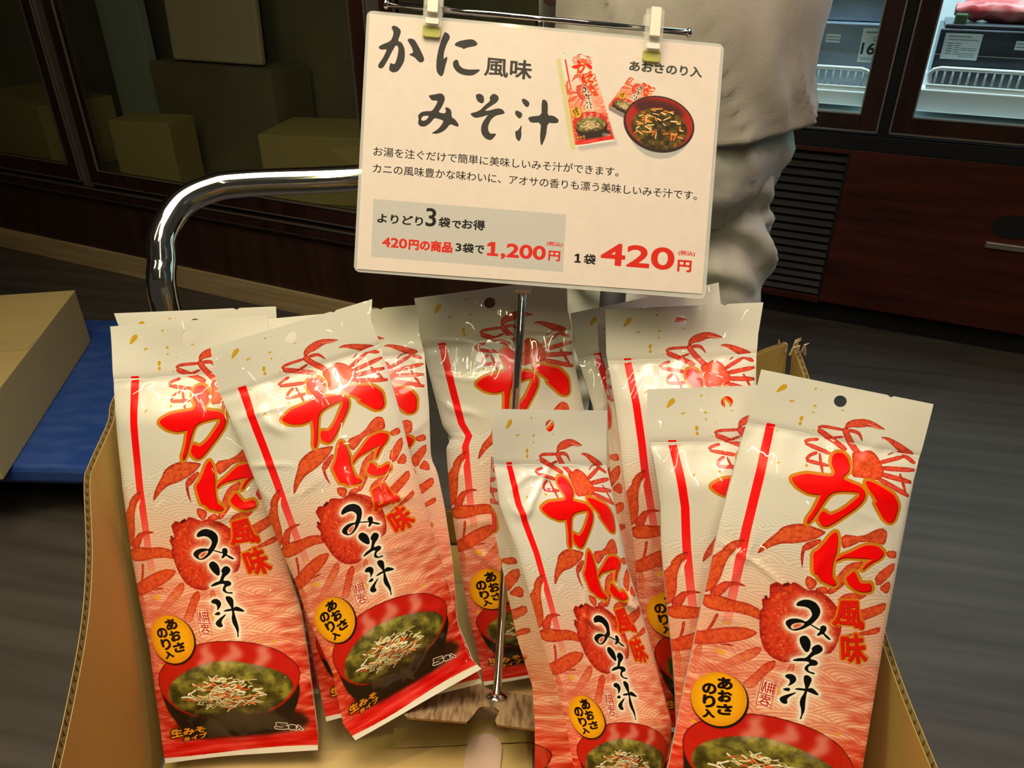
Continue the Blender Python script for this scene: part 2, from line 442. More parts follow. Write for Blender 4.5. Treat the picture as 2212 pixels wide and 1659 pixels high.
    def shell(poly, dark=(.60, .09, .04), light=(.88, .30, .13), soft=2.2, edge=.95, fade=None):
        c = cv.cover([orient(chaikin(poly, 1))], 12)
        if c is None: return
        m, x0, y0 = c; h, w = m.shape
        inn = np.clip(box_blur(m, soft * cv.s * 0.5) * 2 - 0.95, 0, 1)
        t = sp[y0:y0 + h, x0:x0 + w]
        f = np.clip(inn * 0.75 + (t - .5) * 1.1 + .12, 0, 1)[..., None]
        col = np.array(dark) * (1 - f) + np.array(light) * f
        v = cv.im[y0:y0 + h, x0:x0 + w]; al = m * edge
        if fade: al = al * np.clip((fade[1] - V[y0:y0 + h]) / (fade[1] - fade[0]), 0.08, 1)
        v += (col - v) * al[..., None]
    def limb(path, w, **k_): 
        for c in [np.vstack([capsules(path, w)[i] for i in range(1)])]: pass
        p = np.asarray(path, float); L, Rr = [], []
        for i in range(len(p)):
            d = p[min(i + 1, len(p) - 1)] - p[max(i - 1, 0)]; d = d / (np.hypot(*d) + 1e-9); nn = np.array([-d[1], d[0]])
            ww = w if np.ndim(w) == 0 else w[i]; L.append(p[i] + nn * ww); Rr.append(p[i] - nn * ww)
        shell(np.array(L + Rr[::-1]), **k_)
    for nme, w in (('lg1', 1.9), ('lg3', 1.7), ('lg4', 1.0), ('lg5', .8), ('lg6', 1.3), ('lg7', 1.0), ('lg8', 1.2), ('lg9', 1.0), ('lg10', .8), ('lg11', 1.3), ('lg12', 1.3), ('lg13', .4), ('lg17', .9), ('lg14', 1.5), ('lg15', 1.6), ('lg16', 1.6)):
        limb(A[nme], w, dark=(.64, .10, .06), light=(.88, .28, .19), soft=1.2)
    limb(A['lg2'], [1.2, 1.2, .8, .15], dark=(.62, .12, .08), light=(.84, .26, .18), soft=1)
    for nme in ('sclaw', 'rclaw'): shell(A[nme], dark=(.60, .10, .05), light=(.88, .30, .18), soft=1.6)
    shell(A['scrab'], dark=(.70, .12, .05), light=(.94, .34, .14), soft=3)
    for nme in ('r1', 'r2', 'r3', 'r4', 'r5', 'r6', 'r7', 'r8', 'legd1', 'legd2', 'legd3', 'legd4', 'leg5', 'leg4', 'leg3', 'leg2', 'r9', 'r10'):
        fd = {'legd1': (160, 190), 'leg5': (172, 200), 'leg4': (176, 205), 'leg3': (164, 186), 'legd2': (150, 172)}.get(nme)
        shell(A[nme], dark=(.66, .12, .05), light=(.90, .33, .15), soft=1.8, fade=fd)
    for nme in ('thinL', 'fingM'): shell(A[nme], dark=(.62, .10, .05), light=(.86, .26, .14), soft=1.4)
    for nme in ('armL', 'clawL', 'clawM'): shell(A[nme], dark=(.62, .10, .04), light=(.89, .34, .13), soft=2.4)
    cv.stroke([(66.5, 20.8), (72, 22), (76, 22.6)], .16, (.98, .80, .70)); cv.stroke([(76.5, 27.6), (80, 29.4), (83, 31.6)], .16, (.98, .80, .70))
    for pth in ([(29, 112.5), (25, 115), (22.5, 116.5)], [(12.6, 112), (10.4, 117), (9.5, 121)]): cv.stroke(pth, .45, (.96, .88, .72), .9)
    shell(A['crab'], dark=(.62, .07, .03), light=(.88, .23, .09), soft=7)
    for _ in range(150):
        a, r = rnd.uniform(0, 6.28), math.sqrt(rnd.random()); x, y = 51 + 21 * r * math.cos(a), 149 + 21 * r * math.sin(a)
        cv.stroke([(x, y), (x + .3, y)], rnd.uniform(.2, .55), (.97, .56, .34), .55)
    cv.stroke([(38.5, 127.6), (40.5, 126.5)], .9, (.35, .05, .05)); cv.stroke([(30.6, 136.5), (31, 137.5)], .8, (.45, .06, .05))
    # big brush letters: gold band, red face, dark lower rim
    for nme in ('ka', 'kadot', 'ni1', 'ni2', 'ni3'):
        p = chaikin(A[nme], 1); cv.lay(cv.cover(capsules(p, 1.95, True) + [orient(p)]), (.80, .50, .06))
    for nme in ('ka', 'kadot', 'ni1', 'ni2', 'ni3'):
        p = chaikin(A[nme], 1); cv.lay(cv.cover([orient(p + [0.35, 0.45])]), (.38, .04, .02)); cv.lay(cv.cover([orient(p - [0.35, 0.4])]), (.97, .42, .26))
        cv.lay(cv.cover([orient(p)]), (.96, .0, .0))
    for ch, q in (('風', 'fuu'), ('味', 'aji')):
        tp = text_polys(ch, A[q]); e = []
        for p in tp: e += capsules(p, 1.5, True)
        cv.lay(cv.cover(e + tp), (.86, .50, .06)); e2 = []
        for p in tp: e2 += capsules(p, .42, True)
        cv.lay(cv.cover([p + [.3, .3] for p in e2]), (.50, .06, .02)); cv.lay(cv.cover(e2), (.90, .10, .03))
    # black brush letters on a pale glow
    blk = ('mi', 'midot', 'miline', 'so1', 'so2', 'sh1', 'sh2', 'sh3', 'sh4', 'sh5')
    for rad, al, bl in ((2.6, .55, 1.6), (1.3, .95, .5)):
        for nme in blk: cv.lay(cv.cover(capsules(chaikin(A[nme]), rad, True) + [orient(A[nme])], 30), (.99, .95, .86), al, bl)
    for nme in blk:
        cv.fill([A[nme]], (.04, .035, .03))
        if nme == 'mi':
            cv.fill([A['mihole']], (.96, .80, .70)); c0 = A['mihole'].mean(0); cv.fill([c0 + (A['mihole'] - c0) * .6], (.86, .34, .18), .9, .3)
    # seal stamp
    q = A['seal']; cv.fill([q + (q - q.mean(0)) * .12], (.99, .90, .78), .9, .8)
    def sq(u, v): return q[0] * (1 - u) * (1 - v) + q[1] * u * (1 - v) + q[2] * u * v + q[3] * (1 - u) * v
    cv.stroke([sq(.02, 0), sq(.98, 0), sq(1, .97), sq(0, 1)], .17, (.76, .12, .10), closed=True)
    for seg in ([(.14, .06), (.14, .44)], [(.3, .1), (.22, .48)], [(.36, .06), (.36, .3), (.46, .46)], [(.52, .1), (.95, .1)], [(.56, .1), (.56, .34)], [(.9, .1), (.9, .34)], [(.5, .22), (.96, .22)], [(.5, .34), (.96, .34)], [(.73, .06), (.73, .44)], [(.56, .34), (.56, .46)], [(.9, .34), (.9, .48)], [(.06, .54), (.94, .54)], [(.2, .62), (.9, .62)], [(.5, .54), (.5, .7)], [(.14, .7), (.88, .7)], [(.3, .62), (.3, .7)], [(.74, .62), (.74, .7)], [(.5, .7), (.14, .92)], [(.5, .7), (.9, .88)], [(.3, .82), (.72, .82), (.72, .94), (.3, .94), (.3, .82)]):
        cv.stroke([sq(*p) for p in seg], .26, (.72, .06, .06))
    # bowl of soup
    cv.fill([A['bowl']], (.10, .06, .04), .95, .5); cv.fill([A['bowl']], (.09, .07, .055))
    cv.stroke(A['rim'], .6, (.45, .05, .03), closed=True, smooth=1); cv.fill([A['rim']], (.78, .10, .05))
    c = cv.cover([orient(chaikin(A['soup'], 2))], 6); m, x0, y0 = c; h, w = m.shape; m = box_blur(m, 3)
    t1 = vnoise(h, w, 9, 14, 21, 4)[..., None]; t2 = vnoise(h, w, 5, 8, 22, 3)[..., None]
    top = np.clip(1 - (V[y0:y0 + h] - 216) / 16, 0, 1)[..., None]
    soup = np.array([.22, .20, .06]) + np.clip((t1 - .3) * 2.2, 0, 1) * np.array([.36, .35, .14]) + top * .5 * np.clip(t2, 0, 1) * np.array([.5, .5, .4])
    soup = soup * (1 - .45 * np.clip((t2 - .55) * 5, 0, 1))
    vw = cv.im[y0:y0 + h, x0:x0 + w]; vw += (soup - vw) * m[..., None]
    for nme in ('steam', 'steam2', 'steam3'): cv.stroke(A[nme], [2.6, 3.2, 2.4, 1.2][:len(A[nme])], (.97, .80, .70), .55, 1.6, smooth=0)
    for i in range(210):
        a, r = rnd.uniform(0, 6.28), rnd.random() ** .75; x, y = 47 + 24 * r * math.cos(a), 236.5 + 10.5 * r * math.sin(a)
        b = rnd.uniform(-.9, .9) + (math.pi if rnd.random() < .5 else 0); L = rnd.uniform(2.5, 6.5)
        col = rnd.choice([(.93, .89, .72), (.90, .85, .66), (.96, .93, .80), (.93, .90, .76), (.88, .84, .62), (.94, .60, .34), (.88, .36, .15), (.80, .74, .5)])
        cv.stroke([(x + .2, y + .35), (x + L * math.cos(b) + .2, y + L * .7 * math.sin(b) + .35)], .5, (.25, .2, .08), .5)
        cv.stroke([(x, y), (x + L * .5 * math.cos(b), y + L * .35 * math.sin(b) - rnd.uniform(-.5, .5)), (x + L * math.cos(b), y + L * .7 * math.sin(b))], rnd.uniform(.3, .6), col)
    # dark crayon smear below the bowl, bottom letters
    cv.fill([[(10, 256), (20, 250), (40, 252), (70, 251), (90, 252), (97, 260), (92, 265), (70, 268.5), (40, 269.5), (16, 267)]], (.10, .05, .035), .92, 1.6)
    for txt, key, colr, wgt in (('生みそ', 'nama', (.96, .62, .12), .30), ('タイプ', 'taipu', (.96, .62, .12), .2)):
        tp = text_polys(txt, A[key]); e = []
        for p in tp: e += capsules(p, .95, True)
        cv.lay(cv.cover(e), (.08, .04, .02)); e = []
        for p in tp: e += capsules(p, wgt, True)
        cv.lay(cv.cover(e + tp), colr)
    for txt, key, wgt in (('5', 'five', .35), ('袋入', 'fuku', .2)):
        tp = text_polys(txt, A[key]); e = []
        for p in tp: e += capsules(p, .6 + wgt, True)
        cv.lay(cv.cover(e), (.93, .90, .86)); e = []
        for p in tp: e += capsules(p, wgt, True)
        cv.lay(cv.cover(e + tp), (.20, .10, .08))
    # yellow badge
    b = A['badge']; c0 = b.mean(0); R0 = 14.6
    circ = lambda cx, cy, rx, ry: orient([(cx + rx * math.cos(t), cy + ry * math.sin(t)) for t in np.linspace(0, 6.283, 60)[:-1]])
    cv.lay(cv.cover([circ(c0[0] + .6, c0[1] + .7, 14.7, 15.6)], 20), (.12, .05, .02), 1, .25)
    cv.lay(cv.cover([circ(c0[0], c0[1], 14.2, 15.1)]), (.93, .60, .06)); cv.lay(cv.cover([circ(c0[0] - .3, c0[1] - .3, 12, 13)], 30), (.98, .70, .06), .9, 1.6)
    for ch, key in (('あ', 't_a'), ('お', 't_o'), ('さ', 't_sa'), ('の', 't_no'), ('り', 't_ri'), ('入', 't_iri')):
        q = A[key]; q = q.mean(0) + (q - q.mean(0)) * .9
        tp = text_polys(ch, q); e = []
        for p in tp: e += capsules(p, .38, True)
        cv.lay(cv.cover(e + tp), (.09, .03, .02))
    # red foot with a white cut edge
    ft = np.clip((V - 266) / 3, 0, 1) * (V < 276.5 + .8 * np.sin(U / 16)); fr = vnoise(H, Wd, 150, 5, 31, 3)
    colf = np.array([.86, .12, .10]) + (fr[..., None] - .5) * np.array([.3, .55, .5])
    cv.im += (ft * .9)[..., None] * (colf - cv.im)
    cv.im += ((V > 276.8 + .7 * np.sin(U / 16)) * 1.0)[..., None] * (np.array([.92, .90, .84]) - cv.im)
    np.clip(cv.im, 0, 1, out=cv.im)
    return cv

def sign_artwork(bagcv):
    A = read_art(SIGN_ART); cv = Canvas(140, 100, 16, (.88, .825, .785)); H, Wd = cv.H, cv.W; rnd = random.Random(7)
    cv.im += (vnoise(H, Wd, 30, 40, 3, 3)[..., None] - .5) * .025
    ink = (.20, .19, .18); blk = (.10, .09, .09); red = (.84, .16, .11)
    cv.lay(cv.cover([orient([(6.26, 71.46), (82.24, 71.35), (82.25, 93.76), (6.49, 93.76)])]), (.76, .75, .73))
    for nme in A:
        if nme == 's_mih': continue
        cv.fill([A[nme]], ink)
    cv.fill([A['s_mih']], (.88, .825, .785))
    def put(txt, bx, col, bold=0.0):
        tp = text_polys(txt, (bx[0] + bold, bx[1] + bold, bx[2] - bold, bx[3] - bold)); e = list(tp)
        if bold:
            for p in tp: e += capsules(p, bold, True)
        cv.lay(cv.cover(e), col)
    put('風', (46.5, 13.7, 55.9, 20.8), ink, .16); put('味', (56.5, 13.4, 65.1, 20.8), ink, .2)
    put('お湯を注ぐだけで簡単に美味しいみそ汁ができます。', (5.4, 51.4, 101.8, 55.0), blk, .02)
    put('カニの風味豊かな味わいに、アオサの香りも漂う美味しいみそ汁です。', (5.5, 57.9, 133.5, 61.5), blk, .02)
    put('あおさのり入', (103.1, 9.8, 132, 13.8), (.25, .26, .22), .14)
    put('よりどり', (8.2, 76.8, 26, 80.4), blk, .12); put('3', (27, 73.2, 31.1, 80.3), blk, .14); put('袋', (32.1, 76.3, 36.7, 80.2), blk, .12)
    put('で', (37.4, 77.2, 41, 80.2), blk, .12); put('お得', (41.3, 76.3, 50.4, 80.2), blk, .12)
    put('420', (10.5, 85.8, 20.3, 89.6), red, .16); put('円の商品', (20.9, 85.6, 38.1, 89.9), red, .2)
    put('3', (39.3, 85.9, 41.6, 89.0), blk, .1); put('袋', (42, 85.6, 46.5, 89.3), blk, .12); put('で', (47, 86, 50.6, 89.2), blk, .12)
    cv.lay(cv.cover([orient([(53.1, 84.3), (54.9, 84.3), (54.9, 88.7), (56.2, 88.7), (56.2, 89.7), (51.8, 89.7), (51.8, 88.7), (53.2, 88.7), (53.2, 85.9), (51.8, 86.3), (51.8, 85.2)])]), red); put(',200', (57.2, 84.3, 75, 90.6), red, .26); put('円', (76.1, 85.8, 80.8, 89.8), red, .16); put('(税込)', (75.2, 82.3, 81.4, 84.2), red, .05)
    cv.lay(cv.cover([orient([(87.5, 86.2), (88.35, 86.2), (88.35, 89.1), (89.1, 89.1), (89.1, 89.7), (86.6, 89.7), (86.6, 89.1), (87.4, 89.1), (87.4, 87.1), (86.6, 87.35), (86.6, 86.7)])]), blk); put('袋', (90.2, 86, 95, 90), blk, .12)
    put('420', (96.9, 81.0, 126.4, 89.8), red, .36); put('円', (127.8, 85.3, 133.4, 90), red, .2); put('(税込)', (127.8, 81.6, 134.5, 83.7), red, .05)
    # picture of the pouch, of its small packet, and of the bowl
    def paste(quad, v0, v1, wash=.1):
        q = np.asarray(quad, float); x0, y0 = (q.min(0) * cv.s).astype(int) - 1; x1, y1 = (q.max(0) * cv.s).astype(int) + 2
        yy, xx = np.mgrid[y0:y1, x0:x1]; p = np.stack([(xx + .5) / cv.s, (yy + .5) / cv.s], -1)
        M = []; 
        for (x, y), (u, v) in zip(q, [(0, 0), (1, 0), (1, 1), (0, 1)]):
            M.append([x, y, 1, 0, 0, 0, -u * x, -u * y, u]); M.append([0, 0, 0, x, y, 1, -v * x, -v * y, v])
        M = np.array(M); hh = np.append(np.linalg.solve(M[:, :8], M[:, 8]), 1).reshape(3, 3)
        r = np.concatenate([p, np.ones(p.shape[:2] + (1,))], -1) @ hh.T; u, v = r[..., 0] / r[..., 2], r[..., 1] / r[..., 2]
        ok = ((u >= 0) & (u < 1) & (v >= 0) & (v < 1))[..., None]
        small = bagcv.im.reshape(bagcv.H // 4, 4, bagcv.W // 4, 4, 3).mean((1, 3))
        iu = np.clip((u * small.shape[1]).astype(int), 0, small.shape[1] - 1); iv = np.clip(((v0 + v * (v1 - v0)) / 280 * small.shape[0]).astype(int), 0, small.shape[0] - 1)
        vw = cv.im[y0:y1, x0:x1]; vw += ok * (small[iv, iu] * (1 - wash) + wash * np.array([1, .92, .86]) - vw)
    cv.fill([[(74.3, 12), (76, 11), (84.5, 45.5), (82.4, 46.3)]], (.80, .77, .50), .8, .4, 0)
    cv.fill([[(87.3, 9), (88.2, 14), (100.6, 42.6), (86, 46.3), (84.5, 44)]], (.62, .62, .64), .6, .5, 0)
    paste([(75.48, 8.79), (86.61, 6.59), (99.42, 41.27), (84.13, 44.84)], 0, 280)
    cv.fill([[(95.87, 27.79), (96.3, 29.6), (106.8, 34), (107.1, 32.2)]], (.55, .50, .48), 1, .1, 0)
    paste([(103.5, 15.91), (114.55, 19.55), (107.12, 32.19), (95.87, 27.79)], 112, 262)
    def ell(cx, cy, rx, ry, a=.12): return [(cx + rx * math.cos(t) * math.cos(a) - ry * math.sin(t) * math.sin(a), cy + rx * math.cos(t) * math.sin(a) + ry * math.sin(t) * math.cos(a)) for t in np.linspace(0, 6.283, 50)[:-1]]
    cv.fill([[(102.4, 34), (106, 41), (111, 45.6), (117, 46.9), (123, 45.6), (128, 41), (130.3, 34), (117, 40)]], (.70, .69, .67), 1, .15)
    cv.fill([ell(116.4, 33.3, 14.2, 10.9)], (.20, .15, .15)); cv.fill([ell(116.5, 32.9, 13.4, 10.0)], (.66, .15, .09)); cv.fill([ell(116, 27.6, 10, 3.6)], (.26, .12, .12), .9, .9)
    c = cv.cover([orient(ell(116.6, 35, 11.3, 8.0))], 4); m, x0, y0 = c; h, w = m.shape; t1 = vnoise(h, w, 10, 13, 5, 4)[..., None]; t2 = vnoise(h, w, 6, 9, 15, 3)[..., None]
    vw = cv.im[y0:y0 + h, x0:x0 + w]; vw += (np.array([.17, .14, .05]) + np.clip(t1 * 1.8 - .5, 0, 1) * np.array([.30, .24, .08]) + np.clip(t2 * 3 - 1.7, 0, 1) * np.array([.3, .14, .0]) - vw) * m[..., None]
    for i in range(46):
        a, r = rnd.uniform(0, 6.28), math.sqrt(rnd.random()); x, y = 116.3 + 9.6 * r * math.cos(a), 34 + 7 * r * math.sin(a); b = rnd.uniform(-.5, .5) if i % 3 else rnd.uniform(0, 3.1); L = rnd.uniform(1.2, 3)
        cv.stroke([(x, y), (x + L * math.cos(b), y + L * math.sin(b))], rnd.uniform(.16, .3), rnd.choice([(.93, .60, .30), (.95, .75, .48), (.90, .45, .18), (.96, .82, .6)]))
    return cv

def crinkle(m, scale=26.0, strength=.35):
    """fine creases of the clear outer film"""
    n, l = nt(m); tc = n.new('ShaderNodeTexCoord'); mp = n.new('ShaderNodeMapping'); mp.inputs['Scale'].default_value = (scale, scale, scale * .55)
    t = n.new('ShaderNodeTexNoise'); t.inputs['Scale'].default_value = 1; t.inputs['Detail'].default_value = 1.5; t.inputs['Distortion'].default_value = .8
    a = n.new('ShaderNodeMath'); a.operation = 'SUBTRACT'; a.inputs[1].default_value = .5; b_ = n.new('ShaderNodeMath'); b_.operation = 'ABSOLUTE'
    c_ = n.new('ShaderNodeMath'); c_.operation = 'MULTIPLY'; c_.inputs[1].default_value = -5; d = n.new('ShaderNodeMath'); d.operation = 'EXPONENT'
    e = n.new('ShaderNodeMath'); e.operation = 'MULTIPLY'; e.inputs[1].default_value = 2.0
    bp = n.new('ShaderNodeBump'); bp.inputs['Strength'].default_value = strength; bp.inputs['Distance'].default_value = .0022
    l.new(tc.outputs['Object'], mp.inputs[0]); l.new(mp.outputs[0], t.inputs['Vector']); l.new(t.outputs['Fac'], a.inputs[0]); l.new(a.outputs[0], b_.inputs[0])
    l.new(b_.outputs[0], e.inputs[0]); l.new(e.outputs[0], c_.inputs[0]); l.new(c_.outputs[0], d.inputs[0]); l.new(d.outputs[0], bp.inputs['Height']); l.new(bp.outputs[0], n['Principled BSDF'].inputs['Coat Normal'])

def image_mat(name, img, rough=.3, coat=.0, coat_r=.06, bump=0.0, bscale=(40, 40, 40), spec=.5, ext='EXTEND', metal=0.0):
    m = mat(name, (1, 1, 1), rough=rough, coat=coat, coat_r=coat_r, spec=spec, metal=metal, bump=bump, bscale=bscale)
    n, l = nt(m); t = n.new('ShaderNodeTexImage'); t.image = img; t.extension = ext
    uv = n.new('ShaderNodeUVMap'); uv.uv_map = 'UVMap'; l.new(uv.outputs[0], t.inputs[0]); l.new(t.outputs[0], n['Principled BSDF'].inputs['Base Color'])
    return m

def set_uv(o, uvs):
    me = o.data; ly = me.uv_layers.new(name='UVMap'); li = np.empty(len(me.loops), np.int32); me.loops.foreach_get('vertex_index', li)
    ly.data.foreach_set('uv', np.asarray(uvs, np.float32)[li].ravel())
# ------------------------------------------------------------------ materials
M = {}
M['floor'] = mat('dark_plank_floor', (.062, .053, .045), rough=.5, spec=.25, col2=(.115, .099, .084), nscale=(1.1, 22, 1), ndetail=6, lo=.3, hi=.75, bump=.12, bscale=(6, 90, 6))
M['mahogany'] = mat('mahogany_panel', (.045, .008, .005), rough=.34, col2=(.105, .022, .010), nscale=(2.2, 6, 34), ndetail=6, lo=.35, hi=.7)
M['frame_wood'] = mat('dark_frame_wood', (.022, .007, .006), rough=.35, col2=(.050, .017, .012), nscale=(20, 20, 2.5), ndetail=5)
M['old_wood'] = mat('brown_veneer', (.030, .012, .007), rough=.5, col2=(.062, .026, .013), nscale=(22, 10, 2.2), ndetail=6, lo=.3, hi=.75)
M['pine'] = mat('bare_pine', (.42, .30, .15), rough=.6, col2=(.58, .44, .25), nscale=(2.5, 6, 60), ndetail=5)
M['alu'] = mat('aluminium_bead', (.46, .43, .38), rough=.35, metal=.85)
M['black'] = mat('black_void', (.006, .006, .007), rough=.7)
M['rubber'] = mat('dark_rubber', (.02, .02, .022), rough=.6)
M['louvre'] = mat('black_louvre', (.011, .0125, .011), rough=.5)
M['chrome'] = mat('chrome', (.80, .79, .76), rough=.07, metal=1.0, col2=(.74, .73, .70), nscale=(40, 40, 40))
def glass_mat(name, gain=1.0):
    m = bpy.data.materials.new(name); m.use_nodes = True; n, l = nt(m); n.remove(n['Principled BSDF'])
    f = n.new('ShaderNodeLayerWeight'); f.inputs[0].default_value = .5; pw = n.new('ShaderNodeMath'); pw.operation = 'POWER'; pw.inputs[1].default_value = 3.0; l.new(f.outputs[1], pw.inputs[0]); ad = n.new('ShaderNodeMath'); ad.inputs[1].default_value = .035; l.new(pw.outputs[0], ad.inputs[0]); t = n.new('ShaderNodeBsdfTransparent'); g = n.new('ShaderNodeBsdfGlossy'); g.inputs['Roughness'].default_value = .012
    t.inputs[0].default_value = (.93, .96, .95, 1); x = n.new('ShaderNodeMath'); x.operation = 'MULTIPLY'; x.inputs[1].default_value = gain; x.use_clamp = True
    k = n.new('ShaderNodeMixShader'); l.new(ad.outputs[0], x.inputs[0]); l.new(x.outputs[0], k.inputs[0]); l.new(t.outputs[0], k.inputs[1]); l.new(g.outputs[0], k.inputs[2]); l.new(k.outputs[0], n['Material Output'].inputs[0]); return m
M['glass'] = glass_mat('cabinet_glass', 1.0)
M['inner'] = mat('cabinet_lining', (.62, .72, .74), rough=.5)
M['inner_dark'] = mat('dark_cabinet_lining', (.17, .145, .085), rough=.6, col2=(.23, .20, .12), nscale=(3, 3, 3))
M['tray'] = mat('white_shelf_plastic', (.80, .85, .82), rough=.4)
M['pack'] = mat('blue_grey_pack', (.17, .23, .31), rough=.25, col2=(.26, .33, .42), nscale=(6, 6, 18))
M['pack_dark'] = mat('dark_pack', (.022, .032, .045), rough=.25, col2=(.05, .065, .08), nscale=(8, 8, 20))
M['meat'] = mat('red_meat', (.50, .05, .05), rough=.3, col2=(.72, .24, .22), nscale=(18, 18, 18), ndetail=6, lo=.45, hi=.7, bump=.4, bscale=(30, 30, 30))
M['card'] = mat('cardboard', (.44, .295, .075), rough=.75, col2=(.50, .345, .10), nscale=(5, 5, 5), bump=.35, bscale=(150, 150, 20))
M['card_in'] = mat('corrugated_flute', (.46, .34, .18), rough=.8)
M['carton'] = mat('yellow_carton', (.52, .39, .15), rough=.65, col2=(.56, .42, .17), nscale=(4, 4, 4))
M['kraft'] = mat('kraft_paper', (.46, .31, .11), rough=.5, col2=(.54, .37, .15), nscale=(6, 6, 6), bump=.35, bscale=(16, 16, 16), coat=.25, coat_r=.25)
M['tab'] = mat('pale_paper_tab', (.48, .32, .24), rough=.6)
M['blue'] = mat('blue_platform', (.022, .075, .33), rough=.42, col2=(.06, .12, .40), nscale=(14, 40, 14), ndetail=6, lo=.4, hi=.8, bump=.2, bscale=(120, 30, 120))
M['foam'] = mat('reflected_board', (.55, .45, .28), rough=.8); M['dim_card'] = mat('dimmed_carton', (.42, .32, .11), rough=.8); M['grey_board'] = mat('grey_board', (.34, .39, .32), rough=.8)  # the unlit cabinet's dimness is put into the carton tone
M['film_back'] = mat('white_film', (.78, .77, .70), rough=.3, coat=.4, coat_r=.1)
M['lam'] = mat('laminate_edge', (.74, .73, .70), rough=.16, alpha=.55, spec=.6, coat=.5)
M['clip'] = mat('clear_clip', (.86, .84, .74), rough=.12, alpha=.26, spec=.7, coat=.6)
M['clip_pad'] = mat('clip_lever', (.86, .78, .66), rough=.35)
M['clip_jaw'] = mat('yellowed_clip_jaw', (.60, .58, .16), rough=.2, alpha=.75, coat=.4)
M['collar'] = mat('white_collar', (.80, .77, .70), rough=.4)
M['plate'] = mat('wood_print_plate', (.11, .065, .032), rough=.5, col2=(.34, .225, .12), nscale=(300, 34, 60), ndetail=4, lo=.34, hi=.58)
M['shirt'] = mat('beige_workwear', (.48, .44, .36), rough=.85, sheen=.3, col2=(.54, .50, .42), nscale=(12, 12, 12), bump=.2, bscale=(220, 220, 220))
M['trousers'] = mat('pale_trousers', (.62, .60, .53), rough=.85, sheen=.2, bump=.15, bscale=(240, 240, 240))
M['skin'] = mat('skin', (.58, .36, .26), rough=.5)
M['hair'] = mat('black_hair', (.015, .012, .010), rough=.4)
M['shoe'] = mat('white_boot', (.62, .62, .60), rough=.4)
M['eye'] = mat('eye', (.02, .015, .012), rough=.1)
M['crate'] = mat('grey_crate', (.20, .21, .22), rough=.5)
M['paint'] = mat('ceiling_paint', (.60, .57, .50), rough=.9)
M['wall'] = mat('dark_shop_wall', (.10, .085, .065), rough=.8)

# ------------------------------------------------------------------ the room
b = MB(); b.box((0, 2.5, -.03), (9, 9.0, .06)); f = b.build('floor', M['floor']); tag(f, None, None, kind='structure')
f.rotation_euler = (0, 0, math.radians(-12))
b = MB(); b.box((0, 1.6, 2.83), (7, 8.2, .06)); tag(b.build('ceiling', M['paint']), None, None, kind='structure')

ANG = math.radians(-25.2); AX = Vector((math.cos(ANG), math.sin(ANG), 0)); AN = Vector((-math.sin(ANG), math.cos(ANG), 0))
c_ = Vector((.943, 2.533, 0)) + AN * .66 + Vector((0, 0, 1.4)); b = MB(); b.box(c_ + AN * .05 - AX * .3, (7.4, .08, 2.8), Matrix.Rotation(ANG, 4, 'Z')); tag(b.build('wall_rear', M['wall']), None, None, kind='structure')
b = MB(); b.box(c_ - AX * 4.0 - AN * 2.6, (.08, 5.4, 2.8), Matrix.Rotation(ANG, 4, 'Z')); tag(b.build('wall_left', M['wall']), None, None, kind='structure')
def case_empty(name, p0):
    o = empty(name, p0, ANG); return o
def bb(x0, x1, y0, y1, z0, z1, mb=None):
    mb = mb or MB(); mb.box(((x0 + x1) / 2, (y0 + y1) / 2, (z0 + z1) / 2), (x1 - x0, y1 - y0, z1 - z0)); return mb
# local axes of a case: x along its front, y into it, z up
LC = case_empty('display_cabinet', (-.546, 2.427, 0)); tag(LC, 'unlit dark wood display cabinet with glass doors behind the chrome handle', 'cabinet')
RC = case_empty('refrigerated_showcase', (.943, 2.533, 0)); tag(RC, 'lit mahogany refrigerated showcase with glass doors at the right', 'showcase')
def wp(case, x, y, z): return Vector(case.location) + AX * x + AN * y + Vector((0, 0, z))

# left cabinet -------------------------------------------------------
X0, X1, D = -3.2, .78, .62
bb(X0, X1, .012, .03, .085, .315).build('lower_panel', M['old_wood'], LC)
bb(X0, X1, .0, .03, 0, .088).build('plinth', M['pine'], LC, bevel=.002)
b = bb(X0, X1, -.004, .03, .302, .318); bb(X0, X1, -.012, .03, .318, .352, b); b.build('sill_rail', M['frame_wood'], LC, bevel=.002)
b = bb(X0, X1, -.016, -.010, .349, .354); bb(X0, X1, -.008, -.002, .312, .316, b); b.build('bead', M['alu'], LC)
b = bb(X0, X1, D - .02, D, .09, 2.1); bb(X0, X1, .03, D, 2.05, 2.1, b); bb(X0, X0 + .02, .03, D, .09, 2.1, b); bb(X1 - .02, X1, .03, D, .09, 2.1, b); bb(X0, X1, .03, D, .34, .365, b)
b.build('carcass', M['inner_dark'], LC)
bb(X0, X1, -.01, .05, 1.98, 2.1).build('top_rail', M['frame_wood'], LC)
